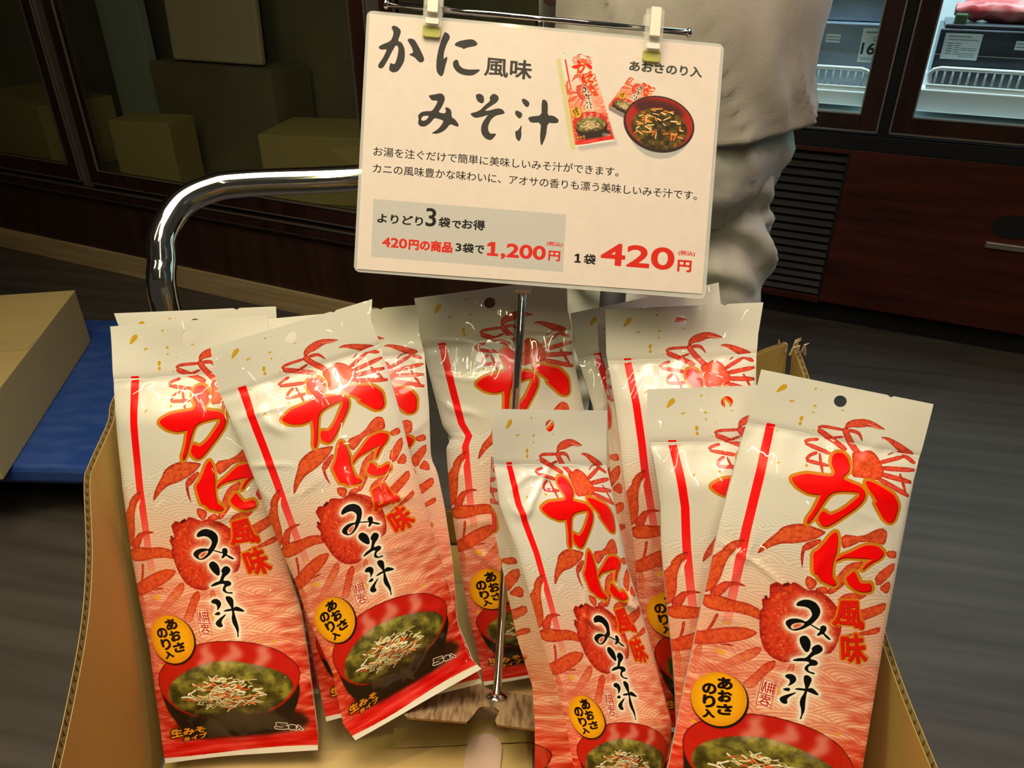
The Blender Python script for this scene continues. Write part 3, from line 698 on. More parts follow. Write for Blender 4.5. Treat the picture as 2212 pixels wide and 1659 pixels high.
def glass_door(case, x0, x1, z0, z1, wl, wr, wb, wt, wood, bead=.004, y=-.006, nm='door'):
    """x0..x1, z0..z1 outer frame; wl, wr, wb, wt widths of the wood"""
    b = MB(); t = .028
    bb(x0, x0 + wl, y, y + t, z0, z1, b); bb(x1 - wr, x1, y, y + t, z0, z1, b); bb(x0 + wl, x1 - wr, y, y + t, z0, z0 + wb, b); bb(x0 + wl, x1 - wr, y, y + t, z1 - wt, z1, b)
    d = b.build(nm, wood, case, bevel=.0015)
    b = MB(); e = bead
    for (a, c_, g, h) in ((x0 + wl, x1 - wr, z0 + wb, z1 - wt), (x0, x1, z0, z1)):
        bb(a, a + e, y - .004, y + .004, g, h, b); bb(c_ - e, c_, y - .004, y + .004, g, h, b); bb(a, c_, y - .004, y + .004, g, g + e, b); bb(a, c_, y - .004, y + .004, h - e, h, b)
    b.build('bead', M['alu'], d)
    bb(x0 + wl, x1 - wr, y + .010, y + .014, z0 + wb, z1 - wt).build('glass_pane', M['glass'], d)
    return d
glass_door(LC, -3.1, -1.222, .37, 1.96, .05, .052, .058, .05, M['frame_wood'])
glass_door(LC, -1.172, .155, .37, 1.96, .055, .052, .052, .05, M['frame_wood'])
glass_door(LC, .20, .77, .37, 1.96, .05, .05, .052, .05, M['frame_wood'])
for a_, c_ in ((-1.222, -1.172), (.155, .20)): bb(a_, c_, -.002, .03, .352, 1.98).build('centre_post', M['alu'], LC, bevel=.003)

def inside(case, name, x0, x1, y0, y1, z0, z1, m, label, cat, rz=0.0, bevel=.002, tilt=0.0, group=None):  # contents made up to stand in for reflections in the glass
    b = MB(); b.box((0, 0, (z1 - z0) / 2), (x1 - x0, y1 - y0, z1 - z0))
    o = b.build(name, m, None, bevel=bevel); o.location = wp(case, (x0 + x1) / 2, (y0 + y1) / 2, z0); o.rotation_euler = (tilt, 0, ANG + rz)
    return tag(o, label, cat, group)
inside(LC, 'carton', -1.09, -.84, .08, .24, .366, .60, M['dim_card'], 'small closed carton made up for a reflection in the dark cabinet glass', 'box', .22)
inside(LC, 'carton', -1.12, -.52, .34, .56, .366, .765, M['inner_dark'], 'dark carton added under the reflection stand-in board inside the cabinet', 'box', 0)
inside(LC, 'reflected_board', -1.02, -.60, .38, .41, .772, 1.33, M['foam'], 'pale board standing in for a glass reflection, upright on the dark carton inside the cabinet', 'board', .05, .008, -.06)
inside(LC, 'reflected_box', -.46, -.04, .16, .46, .366, .60, M['dim_card'], 'low olive box standing in for a reflection in the glass beside the sign', 'box', .28)
inside(LC, 'reflected_strip', -.36, -.22, .50, .53, .366, .40, M['collar'], 'short white strip made up for a reflection, deep in the dark cabinet', 'strip', 0, .003)
inside(LC, 'board', -1.36, -1.14, .36, .40, .366, 1.5, M['grey_board'], 'grey green upright board standing in for a reflection, at the back of the dark cabinet', 'board', 0)
inside(LC, 'carton', -1.95, -1.40, .1, .4, .365, .62, M['dim_card'], 'carton standing in for reflections behind the leftmost cabinet glass', 'box', -.2)

# right showcase ------------------------------------------------------
X0, X1, D = -.85, 1.9, .60
b = bb(.145, X1, 0, .03, .082, .605); bb(X0, -.33, 0, .03, .082, .605, b); bb(-.33, .145, 0, .03, .589, .605, b); bb(-.33, .145, 0, .03, .075, .098, b)
b.build('front_panel', M['mahogany'], RC, bevel=.002)
bb(X0, X1, .04, .06, 0, .10).build('kick_board', M['black'], RC)
lv = bb(-.33, .145, .03, .034, .098, .589).build('louvre_grille', M['black'], RC)
b = MB()
for i in range(18):
    z = .106 + i * .0268
    b.box((-.0925, .016, z + .010), (.474, .003, .030), Matrix.Rotation(math.radians(-42), 4, 'X'))
bb(.138, .145, -.002, .03, .098, .589, b); b.build('slat', M['louvre'], lv)
bb(X0, X1, -.004, .03, .605, .652).build('sill_rail', M['black'], RC, bevel=.003)
b = bb(X0, X1, D - .02, D, .1, 2.05); bb(X0, X1, .03, D, 2.0, 2.05, b); bb(X0, X0 + .02, .03, D, .1, 2.05, b); bb(X1 - .02, X1, .03, D, .1, 2.05, b); bb(X0, X1, .03, D, .64, .70, b)
b.build('carcass', M['inner'], RC)
glass_door(RC, -.80, .207, .662, 1.96, .056, .056, .050, .05, M['frame_wood'], .0045)
glass_door(RC, .239, 1.20, .664, 1.96, .054, .054, .050, .05, M['frame_wood'], .0045)
bb(X0, X1, -.01, .05, 1.97, 2.05).build('top_rail', M['frame_wood'], RC)
bb(.207, .239, .004, .03, .652, 1.97).build('centre_post', M['black'], RC)
h = bb(.585, .70, -.012, .004, .352, .372).build('pull_handle', M['alu'], RC, bevel=.003)
b = MB(); b.prism([(.645 + .058 * math.cos(t), -.003, .425 + .036 * math.sin(t)) for t in np.linspace(0, 6.283, 25)[:-1]], [(.645 + .058 * math.cos(t), .001, .425 + .036 * math.sin(t)) for t in np.linspace(0, 6.283, 25)[:-1]])
b.build('recess_plate', M['louvre'], RC)
for case_lamp_y, zz in ((.10, 1.94),):
    l = area('case_lamp', tuple(wp(RC, .45, .16, 1.92)), tuple(wp(RC, .45, .30, .8)), 2.2, 52, (.72, .92, 1.0), .06)
    l.rotation_euler = Matrix((AX, (AN * .96 + Vector((0, 0, -.28))).cross(AX) * -1, (Vector((0, 0, 1)) * .96 - AN * .28))).transposed().to_euler()
# low white risers with slots, and the ledge they stand on
def riser(x0, x1, y, z0, z1, label):
    e = empty('shelf_riser', wp(RC, x0, y, z0), ANG); tag(e, label, 'shelf divider', 'white slotted shelf dividers')
    w, h_ = x1 - x0, z1 - z0; b = MB()
    r = .010
    b.tube([(r, 0, .004), (r * .3, 0, h_ - .016), (r * 1.2, 0, h_ - .005), (.03, 0, h_), (w - .03, 0, h_), (w - r * 1.2, 0, h_ - .005), (w - r * .3, 0, h_ - .016), (w - r, 0, .004)], .0062, 8)
    b.build('top_bar', M['tray'], e, smooth=True)
    b = MB(); n = int(w / .0215)
    for i in range(1, n): b.tube([(w * i / n, 0, .003), (w * i / n, 0, h_ - .002)], .0034, 6)
    b.build('slat', M['tray'], e, smooth=True)
    bb(0, w, -.012, .004, -.004, .010).build('foot', M['tray'], e, bevel=.003)
riser(-.60, .15, .105, .7685, .828, 'white slotted shelf divider behind the left lit glass door')
riser(.31, 1.10, .105, .7895, .844, 'white slotted shelf divider below the red meat packs')
b = bb(-.70, .165, .085, .50, .72, .764); tag_o = b.build('shelf_tray', M['tray'], None, bevel=.004)
for o_, lab in ((tag_o, 'white shelf tray behind the left lit glass door'),):
    o_.location = RC.location; o_.rotation_euler = (0, 0, ANG); tag(o_, lab, 'tray', 'white shelf trays')
o_ = bb(.285, 1.14, .085, .50, .72, .785).build('shelf_tray', M['tray'], None, bevel=.004); o_.location = RC.location; o_.rotation_euler = (0, 0, ANG); tag(o_, 'white shelf tray behind the right lit glass door', 'tray', 'white shelf trays')

def small_label(name, w, h, draw, case, x, y, z, tilt, label, cat='label', group='labels in the lit showcase'):
    cv = Canvas(w, h, 400 / w, (.86, .92, .93)); draw(cv); img = cv.image(name)
    me = MB(); me.add([(0, 0, 0), (w / 1000, 0, 0), (w / 1000, 0, h / 1000), (0, 0, h / 1000), (0, .001, 0), (w / 1000, .001, 0), (w / 1000, .001, h / 1000), (0, .001, h / 1000)], [(0, 1, 2, 3), (5, 4, 7, 6), (0, 4, 5, 1), (3, 2, 6, 7), (0, 3, 7, 4), (1, 5, 6, 2)])
    o = me.build(name, image_mat(name, img, .4)); set_uv(o, [(0, 0), (1, 0), (1, 1), (0, 1)] * 2)
    o.location = wp(case, x, y, z); o.rotation_euler = (tilt, 0, ANG); tag(o, label, cat, group); return o
def T(cv, s_, bx, bold=.0, col=(.12, .16, .2)):
    tp = text_polys(s_, bx); e = list(tp)
    if bold:
        for p in tp: e += capsules(p, bold, True)
    cv.lay(cv.cover(e), col)
def bars(cv, x0, y0, x1, y1, n, col=(.40, .52, .58), seed=1):
    rg = random.Random(seed)
    for i in range(n):
        y = y0 + (y1 - y0) * (i + .5) / n; x = x0
        while x < x1:
            w = rg.uniform(1.5, 7); cv.stroke([(x, y), (min(x + w, x1), y)], (y1 - y0) / n * .22, col, .8); x += w + rg.uniform(.8, 2)
def d_price(cv):
    T(cv, '16', (6, 42, 44, 74), 1.2); bars(cv, 8, 82, 60, 92, 2, seed=3); bars(cv, 10, 6, 50, 16, 1, seed=5)
    cv.stroke([(36, 24), (50, 24), (50, 34), (36, 34)], 1.0, (.12, .16, .2), closed=True); cv.stroke([(0, 38), (70, 38)], .3, (.5, .62, .66))
def d_sheet(cv):
    bars(cv, 12, 5, 70, 12, 1, seed=8); bars(cv, 12, 14, 90, 20, 1, seed=9); bars(cv, 12, 24, 26, 60, 5, seed=10); bars(cv, 32, 24, 46, 60, 6, seed=11); bars(cv, 50, 38, 92, 48, 2, seed=12); bars(cv, 48, 52, 90, 66, 3, seed=13)
def d_tag(cv): bars(cv, 4, 3, 40, 20, 2, (.45, .5, .56), 14)
# packs on the trays
def pack(case, x0, x1, y0, y1, z0, z1, m, label, group='packs behind the showcase glass'):
    e = empty('meat_pack', wp(case, x0, y0, z0), ANG); tag(e, label, 'pack', group)
    w, d_, h_ = x1 - x0, y1 - y0, z1 - z0
    bb(0, w, 0, d_, 0, h_).build('box', m, e, bevel=.004); bb(.0, w, -.003, .0, h_ * .55, h_ * .565).build('flap_seam', M['alu'], e); return e
pack(RC, -.45, .158, .16, .42, .764, .952, M['pack'], 'blue grey pack behind the white divider, left lit door')
pack(RC, -.45, .158, .20, .42, .955, 1.14, M['pack'], 'upper blue grey pack behind the left lit door')
pack(RC, .315, .80, .165, .44, .785, .947, M['pack_dark'], 'dark pack below the red meat, right lit door')
e = empty('meat_tray', wp(RC, .325, .20, .9475), ANG); tag(e, 'red marbled meat on a dark tray at top right', 'meat')
bb(0, .5, -.02, .22, 0, .012).build('dish', M['pack_dark'], e, bevel=.004)
rings = []
for i in range(30):
    t = i / 29; ring = []
    for k in range(18):
        a = 2 * math.pi * k / 18; s_ = math.sin(math.pi * min(max(t, .02), .98)) ** .35
        ring.append((.02 + .46 * t, .10 + .08 * s_ * math.cos(a), max(.012, .045 + .042 * s_ * math.sin(a) + .012 * noise.noise((t * 14, math.cos(a) * 2, math.sin(a) * 2)))))
    rings.append(ring)
b = MB(); b.grid(rings, wrap=True); b.build('meat_slices', M['meat'], e, smooth=True)
bb(.02, .055, -.012, -.002, .010, .04).build('herb_sprig', mat('herb', (.05, .12, .05)), e, bevel=.006)
small_label('price_card', 70, 98, d_price, RC, .099, .150, .842, 0, 'white price card marked 16 behind the left lit door', 'price card')
small_label('barcode_label', 42, 24, d_tag, RC, -.006, .155, .894, 0, 'tiny white barcode label on the blue grey pack')
small_label('ingredient_label', 100, 72, d_sheet, RC, .331, .158, .864, 0, 'large white ingredient label on the dark pack')
small_label('barcode_label', 42, 24, d_tag, RC, .521, .160, .898, 0, 'tiny white barcode label at the frame right edge')

# ------------------------------------------------------------------ blue platform, carton on it
e = empty('blue_platform', (-1.12, 1.77, 0)); tag(e, 'low scuffed blue plastic platform trolley left of the box', 'trolley')
b = MB(); b.prism([Vector((x, y, .120)) for x, y in ((-.40, -.372), (.56, -.405), (.56, .355), (-.40, .385))], [Vector((x, y, .170)) for x, y in ((-.40, -.372), (.56, -.405), (.56, .355), (-.40, .385))])
b.build('deck', M['blue'], e, bevel=.014)
for x in (-.30, .46):
    for y in (-.28, .27):
        b = MB(); b.tube([(x - .016, y, .05), (x + .016, y, .05)], .05, 20); w = b.build('caster', M['rubber'], e, smooth=False)
        bb(x - .024, x + .024, y - .02, y + .02, .085, .122).build('fork', M['alu'], w)
A_ = ground(197, 738, .17); B_ = ground(8, 1037, .17); dr = (B_ - A_).normalized(); lf = Vector((dr.y, -dr.x, 0))
if lf.x > 0: lf = -lf
zu = Vector((0, 0, .163)); q = [A_, B_, B_ + lf * .42, A_ + lf * .42]
e = empty('yellow_carton', (A_ + B_ + lf * .42) / 2 if False else (q[0] + q[2]) / 2); tag(e, 'closed yellowish carton lying on the blue platform', 'box')
o0 = Vector(e.location); b = MB(); b.prism([p - o0 + Vector((0, 0, .001)) for p in q], [p - o0 + zu for p in q]); b.build('body', M['carton'], e, bevel=.002)
mid = [(q[0] + q[1]) / 2 + dr * .03, (q[0] + q[1]) / 2 - dr * .03]
b = MB(); t0 = zu + Vector((0, 0, .0006)); t1 = zu + Vector((0, 0, .0014)); tp = [mid[0] + lf * .002, mid[1] + lf * .002, mid[1] + lf * .418, mid[0] + lf * .418]
b.prism([p - o0 + t0 for p in tp], [p - o0 + t1 for p in tp]); b.build('tape', mat('packing_tape', (.55, .42, .18), rough=.25), e)

# ------------------------------------------------------------------ the person behind the stand
def person():
    e = empty('person', (.295, 1.42, 0)); tag(e, 'person in beige work shirt and pale trousers standing behind the sign', 'person')
    bm = bmesh.new(); sk = bm.verts.layers.skin.verify()
    J = {}
    def jv(n, p, r): v = bm.verts.new(p); v[sk].radius = (r, r); J[n] = v; return v
    # faces away (+y) towards the cabinets
    for n, p, r in (('pel', (0, 0, .93), .135), ('wai', (0, -.01, 1.06), .125), ('che', (0, 0, 1.26), .14), ('nb', (0, .0, 1.42), .06), ('nk', (0, .015, 1.48), .052), ('hd', (0, .03, 1.56), .078), ('hc', (0, .035, 1.63), .082), ('ht', (0, .03, 1.69), .06)): jv(n, p, r)
    ed = [('pel', 'wai'), ('wai', 'che'), ('che', 'nb'), ('nb', 'nk'), ('nk', 'hd'), ('hd', 'hc'), ('hc', 'ht')]
    for s, S_ in ((-1, 'l'), (1, 'r')):
        for n, p, r in (('hip', (s * .09, 0, .88), .085), ('kne', (s * .10, .02, .49), .055), ('cal', (s * .10, .0, .34), .055), ('ank', (s * .105, -.01, .09), .038), ('toe', (s * .12, .12, .045), .035),
                        ('sho', (s * .17, 0, 1.39), .06), ('elb', (s * .205, .06, 1.13), .043), ('wri', (s * .14, .26, 1.05), .030), ('pal', (s * .115, .32, 1.035), .030)):
            jv(n + S_, p, r)
        ed += [('pel', 'hip' + S_), ('hip' + S_, 'kne' + S_), ('kne' + S_, 'cal' + S_), ('cal' + S_, 'ank' + S_), ('ank' + S_, 'toe' + S_), ('che', 'sho' + S_), ('sho' + S_, 'elb' + S_), ('elb' + S_, 'wri' + S_), ('wri' + S_, 'pal' + S_)]
        for k, (fx, L) in enumerate(((-.024, .052), (-.008, .062), (.008, .058), (.022, .045))):
            a = jv('f%d' % k + S_, (s * .10, .352, 1.03 + fx), .0092); b_ = jv('g%d' % k + S_, (s * (.10 - L * .15), .352 + L * .55, 1.025 + fx * 1.15), .0088); c_ = jv('h%d' % k + S_, (s * (.10 - L * .5), .352 + L * .85, 1.022 + fx * 1.15), .0075)
            ed += [('pal' + S_, 'f%d' % k + S_), ('f%d' % k + S_, 'g%d' % k + S_), ('g%d' % k + S_, 'h%d' % k + S_)]
        jv('t0' + S_, (s * .085, .335, 1.062), .011); jv('t1' + S_, (s * .07, .365, 1.072), .009)
        ed += [('pal' + S_, 't0' + S_), ('t0' + S_, 't1' + S_)]
    for a, b_ in ed: bm.edges.new((J[a], J[b_]))
    J['pel'][sk].use_root = True
    me = bpy.data.meshes.new('body'); bm.to_mesh(me); bm.free(); me.materials.append(M['skin'])
    o = bpy.data.objects.new('body', me); C.objects.link(o); o.parent = e
    md = o.modifiers.new('skin', 'SKIN'); md.use_smooth_shade = True; md.branch_smoothing = .3
    o.modifiers.new('sub', 'SUBSURF').render_levels = 2
    # head pieces
    b = MB(); pts = []
    for i in range(13):
        th = math.pi * .62 * i / 12; pts.append([(.100 * math.sin(th) * math.cos(2 * math.pi * k / 24), .022 + .108 * math.sin(th) * math.sin(2 * math.pi * k / 24), 1.625 + .112 * math.cos(th) + (.035 if math.sin(2 * math.pi * k / 24) > .3 and th > 1.3 else 0)) for k in range(24)])
    b.grid(pts, wrap=True); b.build('hair', M['hair'], e, smooth=True)
    for s in (-1, 1):
        b = MB(); b.tube([(s * .034, .104, 1.605), (s * .034, .114, 1.605)], [.011, .006], 10); b.build('eye', M['eye'], e, smooth=True)
        b = MB(); b.tube([(s * .082, .03, 1.57), (s * .094, .022, 1.60), (s * .090, .02, 1.62)], [.012, .017, .009], 10); b.build('ear', M['skin'], e, smooth=True)
    b = MB(); b.tube([(0, .108, 1.60), (0, .130, 1.572), (0, .112, 1.562)], [.008, .015, .008], 10); b.build('nose', M['skin'], e, smooth=True)
    b = MB(); b.tube([(-.024, .100, 1.535), (0, .108, 1.533), (.024, .100, 1.535)], [.004, .007, .004], 8); b.build('mouth', mat('lips', (.45, .2, .17)), e, smooth=True)
    # shirt
    def fold(a, z, k): return noise.noise((math.cos(a) * 2.2 + k, math.sin(a) * 2.2, z * 5)) * .014 + noise.noise((math.cos(a) * 5, math.sin(a) * 5 + k, z * 11 + a)) * .006 + max(0, 1 - abs(noise.noise((math.cos(a) * 1.8 + z * 3, math.sin(a) * 1.8 + k, z * 6 + math.cos(a) * 2))) * 7) * .011
    rings = []
    prof = [(.885, .225, .168, 0), (.89, .228, .171, 0), (.93, .226, .172, 0), (1.0, .226, .172, 0), (1.10, .232, .168, 0), (1.2, .228, .158, 0), (1.30, .222, .148, 0), (1.38, .200, .125, 0), (1.425, .13, .090, 0), (1.45, .075, .072, .01), (1.475, .070, .068, .012)]
    zs = np.linspace(0, 1, 60)
    for t in zs:
        i = t * (len(prof) - 1); z, rx, ry, cy = [float(np.interp(i, range(len(prof)), [p[c_] for p in prof])) for c_ in range(4)]
        ring = []
        for k in range(96):
            a = 2 * math.pi * k / 96; r = 1 + fold(a, z, 3) / .2 * (1 if z < 1.35 else .3)
            hem = .035 * max(0, (.98 - z) / .1) * (.5 + .5 * math.cos(a)) if z < .98 else 0
            ring.append((rx * r * math.cos(a), cy + ry * r * math.sin(a), z + hem))
        rings.append(ring)
    b = MB(); b.grid(rings, wrap=True); sh = b.build('shirt', M['shirt'], e, smooth=True, solid=.003)
    for s in (-1, 1):
        path = [Vector((s * .150, 0, 1.385)), Vector((s * .172, .03, 1.27)), Vector((s * .178, .07, 1.15)), Vector((s * .165, .14, 1.10)), Vector((s * .145, .24, 1.055))]
        P_ = [path[0].lerp(path[1], t) for t in (0, .5)] + [path[1].lerp(path[2], t) for t in (0, .5)] + [path[2].lerp(path[3], t) for t in (0, .5)] + [path[3].lerp(path[4], t) for t in (0, .5, 1)]
        b = MB(); b.tube(P_, [.078, .072, .068, .064, .062, .060, .058, .055, .052], 20, caps=False); b.build('sleeve', M['shirt'], e, smooth=True, subdiv=1)
    b = MB(); hemr = [[(p[0] * 1.008, p[1] * 1.008, p[2] + dz) for p in rings[j]] for j, dz in ((0, 0), (4, 0))]
    b.grid(hemr, wrap=True); b.build('hem_band', M['shirt'], sh, smooth=True)
    # trousers
    b = MB()
    prof = [(1.0, .180, .135), (.95, .205, .150), (.87, .213, .160), (.80, .188, .150), (.74, .13, .105)]
    rings = []
    for t in np.linspace(0, 1, 20):
        i = t * 4; z, rx, ry = [float(np.interp(i, range(5), [p[c_] for p in prof])) for c_ in range(3)]
        rings.append([(rx * math.cos(a) * (1 + fold(a, z, 8) / .2), ry * math.sin(a) * (1 + fold(a, z, 8) / .2), z) for a in [2 * math.pi * k / 72 for k in range(72)]])
    b.grid(rings, wrap=True)
    for s in (-1, 1):
        rings = []
        for t in np.linspace(0, 1, 90):
            z = .86 - t * .80
            cx_ = s * (.098 + .006 * t); r = float(np.interp(z, [.06, .3, .45, .55, .66, .735, .755, .79, .86], [.088, .092, .098, .100, .102, .090, .078, .092, .100]))
            ring = []
            for k in range(48):
                a = 2 * math.pi * k / 48
                wr = .014 * math.sin((z + .10 * math.cos(a - s)) * 62 + 2 * math.sin(a)) * math.exp(-((z - .70) / .10) ** 2) + .010 * math.sin((z - .12 * math.cos(a)) * 80) * math.exp(-((z - .45) / .09) ** 2) + noise.noise((math.cos(a) * 2 + s, math.sin(a) * 2, z * 7)) * .010 + max(0, 1 - abs(noise.noise((math.cos(a) * 1.6 + s, math.sin(a) * 1.6, z * 8 + math.cos(a) * 1.5))) * 6) * .010
                ring.append((cx_ + (r + wr) * math.cos(a), (r * 1.12 + wr) * math.sin(a), z))
            rings.append(ring)
        b.grid(rings, wrap=True)
    b.build('trousers', M['trousers'], e, smooth=True)
    for s in (-1, 1):
        b = MB(); pr = []
        for t in np.linspace(0, 1, 12):
            y = -.07 + .27 * t; w = .045 * (1 - .5 * (2 * t - 1) ** 4); hh = .085 - .045 * t
            pr.append([(s * .112 + w * math.cos(a), y, max(.002, hh * .5 + hh * .5 * math.sin(a))) for a in [2 * math.pi * k / 16 for k in range(16)]])
        b.grid(pr, wrap=True); b.f += [tuple(range(16))[::-1], tuple(range(176, 192))]; b.build('shoe', M['shoe'], e, smooth=True)
    e.rotation_euler = (0, 0, math.radians(12))
    return e
person()

# ------------------------------------------------------------------ trolley with the chrome handle, crate under the box
def curve_pts(ps, n=10):
    ps = [Vector(p) for p in ps]; out = []
    for i in range(len(ps) - 1):
        p0, p1, p2, p3 = ps[max(i - 1, 0)], ps[i], ps[i + 1], ps[min(i + 2, len(ps) - 1)]
        for k in range(n):
            t = k / n; out.append(.5 * ((2 * p1) + (-p0 + p2) * t + (2 * p0 - 5 * p1 + 4 * p2 - p3) * t * t + (-p0 + 3 * p1 - 3 * p2 + p3) * t ** 3))
    return out + [ps[-1]]
tr = empty('trolley', (0, .55, 0)); tag(tr, 'trolley with bent chrome tube handle carrying the box of pouches', 'trolley')
o0 = Vector((0, .55, 0))
hl = [(at(362, 678, .842)), at(350, 560, .834), at(354, 500, .838), at(392, 440, .852), at(455, 408, .866), at(530, 396, .876), at(770, 385, .90), at(1200, 352, .945), at(1290, 366, .952), at(1322, 420, .956), at(1324, 640, .975)]
low_l = hl[0] + Vector((.012, -.004, -.22)); low_r = hl[-1] + Vector((-.01, 0, -.22))
foot_l = Vector((low_l.x + .02, low_l.y - .02, .20)); foot_r = Vector((low_r.x - .02, low_r.y - .02, .20))
b = MB(); b.tube([p - o0 for p in curve_pts([foot_l, low_l] + hl + [low_r, foot_r], 12)], .0152, 24); b.build('handle', M['chrome'], tr, smooth=True)
b = MB(); b.tube([hl[-1] + Vector((0, 0, .02)) - o0, hl[-1] - Vector((0, 0, .12)) - o0], .0165, 20); b.build('dark_reflection', M['rubber'], tr, smooth=True)  # dark sleeve added to stand in for a dark reflection on the leg
bb(-.40, .36, -.33, .24, .155, .20).build('deck', M['rubber'], tr, bevel=.01)
for x in (-.33, .29):
    for y in (-.26, .17):
        b = MB(); b.tube([(x - .016, y, .06), (x + .016, y, .06)], .06, 20); w = b.build('caster', M['rubber'], tr)
        bb(x - .026, x + .026, y - .02, y + .02, .10, .157).build('fork', M['alu'], w)
cr = empty('crate', (-.01, .40, .2005)); tag(cr, 'grey plastic crate on the trolley under the box of pouches', 'crate')
b = bb(-.235, .225, -.20, .215, 0, .02); 
for (x0, x1, y0, y1) in ((-.235, -.215, -.20, .215), (.205, .225, -.20, .215), (-.215, .205, -.20, -.18), (-.215, .205, .195, .215)): bb(x0, x1, y0, y1, .02, .418, b)
b.build('shell', M['crate'], cr, bevel=.003)
b = bb(-.245, .235, -.21, .225, .418, .438); b.build('rim', M['crate'], cr, bevel=.004)

# ------------------------------------------------------------------ cardboard box
BZ = .640
box = empty('cardboard_box', (0, .40, BZ)); tag(box, 'open corrugated cardboard box full of crab soup pouches', 'box')
BO = Vector((0, .40, BZ))
def wall(name, top, bot, out, flute=.0066, th=.0042):
    """top and bottom edge lines of a corrugated wall; out: outward direction"""
    n = 120
    def along(ps):
        ps = [Vector(p) for p in ps]; L = [0]
        for i in range(1, len(ps)): L.append(L[-1] + (ps[i] - ps[i - 1]).length)
        return [Vector([np.interp(t * L[-1], L, [p[c_] for p in ps]) for c_ in range(3)]) for t in np.linspace(0, 1, n)], L[-1]
    t_, L = along(curve_pts(top, 8)); b_, _ = along(bot); out = Vector(out).normalized()
    def sheet(off0, off1): 
        b = MB(); m = 8
        g0 = [[t_[i].lerp(b_[i], k / m) + out * off0 - BO for i in range(n)] for k in range(m + 1)]; g1 = [[p + out * (off1 - off0) for p in r] for r in g0]
        b.grid(g0); b.grid(g1); b.grid([g0[0], g1[0]]); b.grid([g0[-1], g1[-1]]); b.grid([[r[0] for r in g0], [r[0] for r in g1]]); b.grid([[r[-1] for r in g0], [r[-1] for r in g1]])
        return b
    w = sheet(0, .0004).build(name, M['card'], box)
    sheet(th, th + .0004).build('outer_liner', M['card'], w)
    N = int(L / flute) * 10; b = MB(); top_r, bot_r = [], []
    for i in range(N + 1):
        t = i / N * (n - 1); j = min(int(t), n - 2); fr = t - j
        p = t_[j].lerp(t_[j + 1], fr); q_ = b_[j].lerp(b_[j + 1], fr); o_ = out * (th * .5 + .0002 + th * .45 * math.sin(2 * math.pi * i / 10))
        top_r.append(p + o_ - BO - Vector((0, 0, .0006))); bot_r.append(q_ + o_ - BO)
    b.grid([top_r, bot_r]); b.build('fluting', M['card_in'], w, smooth=True)
    return w
LT = [at(262, 850, .61), at(245, 912, .585), at(205, 1003, .556), at(195, 1045, .55), at(200, 1200, .52), at(190, 1350, .49), at(160, 1520, .46), at(130, 1659, .43), at(92, 1830, .40)]
RT = [at(1712, 748, .700), at(1735, 810, .685), at(1795, 1010, .635), at(1905, 1385, .535), at(2010, 1659, .475), at(2085, 1830, .435)]
FB = BZ + .002
Lb = [(-.292, .615, FB), (-.28, .45, FB), (-.272, .35, FB), (-.262, LT[-1].y, FB)]
Rb = [(.272, .60, FB), (.262, .40, FB), (.255, RT[-1].y, FB)]
rl = Vector((-.315, .628, LT[0].z + .004))
wall('left_wall', [rl] + LT, Lb, (-1, 0, 0)); wall('right_wall', RT, Rb, (1, 0, 0))
wall('rear_wall', [rl + Vector((.004, .006, 0)), Vector((-.24, .623, .80)), Vector((-.17, .619, .70)), Vector((-.02, .614, .685)), Vector((.12, .611, .70)), Vector((.185, .608, .82)), Vector((.215, .607, .868)), RT[0] + Vector((-.004, .002, .001))], [(-.288, .622, FB), (.268, .606, FB)], (0, 1, 0))
wall('front_wall', [LT[-1] + Vector((.005, -.004, 0)), RT[-1] + Vector((-.005, -.004, 0))], [(-.258, LT[-1].y - .004, FB), (.25, RT[-1].y - .004, FB)], (0, -1, 0))
b = MB(); fl = [(-.29, .618), (.27, .603), (.252, RT[-1].y), (-.26, LT[-1].y)]
b.prism([Vector((x, y, BZ - .001)) - BO for x, y in fl], [Vector((x, y, BZ + .002)) - BO for x, y in fl]); b.build('floor_panel', M['card'], box)
# torn corner shreds
rg = random.Random(3); b = MB()
for i in range(9):
    p = RT[0] + Vector((rg.uniform(-.012, .012), rg.uniform(-.01, .004), 0)); d = Vector((rg.uniform(-.6, .8), rg.uniform(-.3, .3), 1)) * rg.uniform(.003, .007)
    p = p - BO; b.tube([p - Vector((0, 0, .004)), p + d * .6, p + d + Vector((rg.uniform(-.004, .004), 0, 0))], [.0014, .0011, .0003], 5)
b.build('torn_shred', M['card_in'], box)

# kraft paper lining the bottom
def kraft():
    g = []
    for j in range(50):
        r = []
        for i in range(60):
            x = -.252 + .49 * i / 59; y = .250 + .30 * j / 49
            z = .6475 + .0022 * noise.noise((x * 18, y * 18, 0)) + .0012 * abs(noise.noise((x * 45, y * 45, 3))) + .003 * (j / 49)
            if x < -.235: z += (-.235 - x) * .5
            r.append((x, y, z))
        g.append(r)
    b = MB(); b.grid(g); o = b.build('kraft_paper', M['kraft'], None, smooth=True, solid=.0006); 
    for nm, px_ in (('paper_flap', [(850, 1550), (1170, 1556), (1170, 1602), (850, 1617)]), ('paper_flap', [(400, 1632), (890, 1617), (1150, 1606), (1150, 1700), (400, 1700)])):
        b = MB(); P_ = [ground(u, v, .6535) for u, v in px_]; b.prism(P_, [p + Vector((0, 0, .0006)) for p in P_]); b.build(nm, M['kraft'], o)
    return tag(o, 'crumpled brown kraft paper lining the bottom of the box', 'paper')
kraft()
pp = [at(1028, 1700, .545), at(1040, 1640, .558), at(1046, 1628, .5605)]
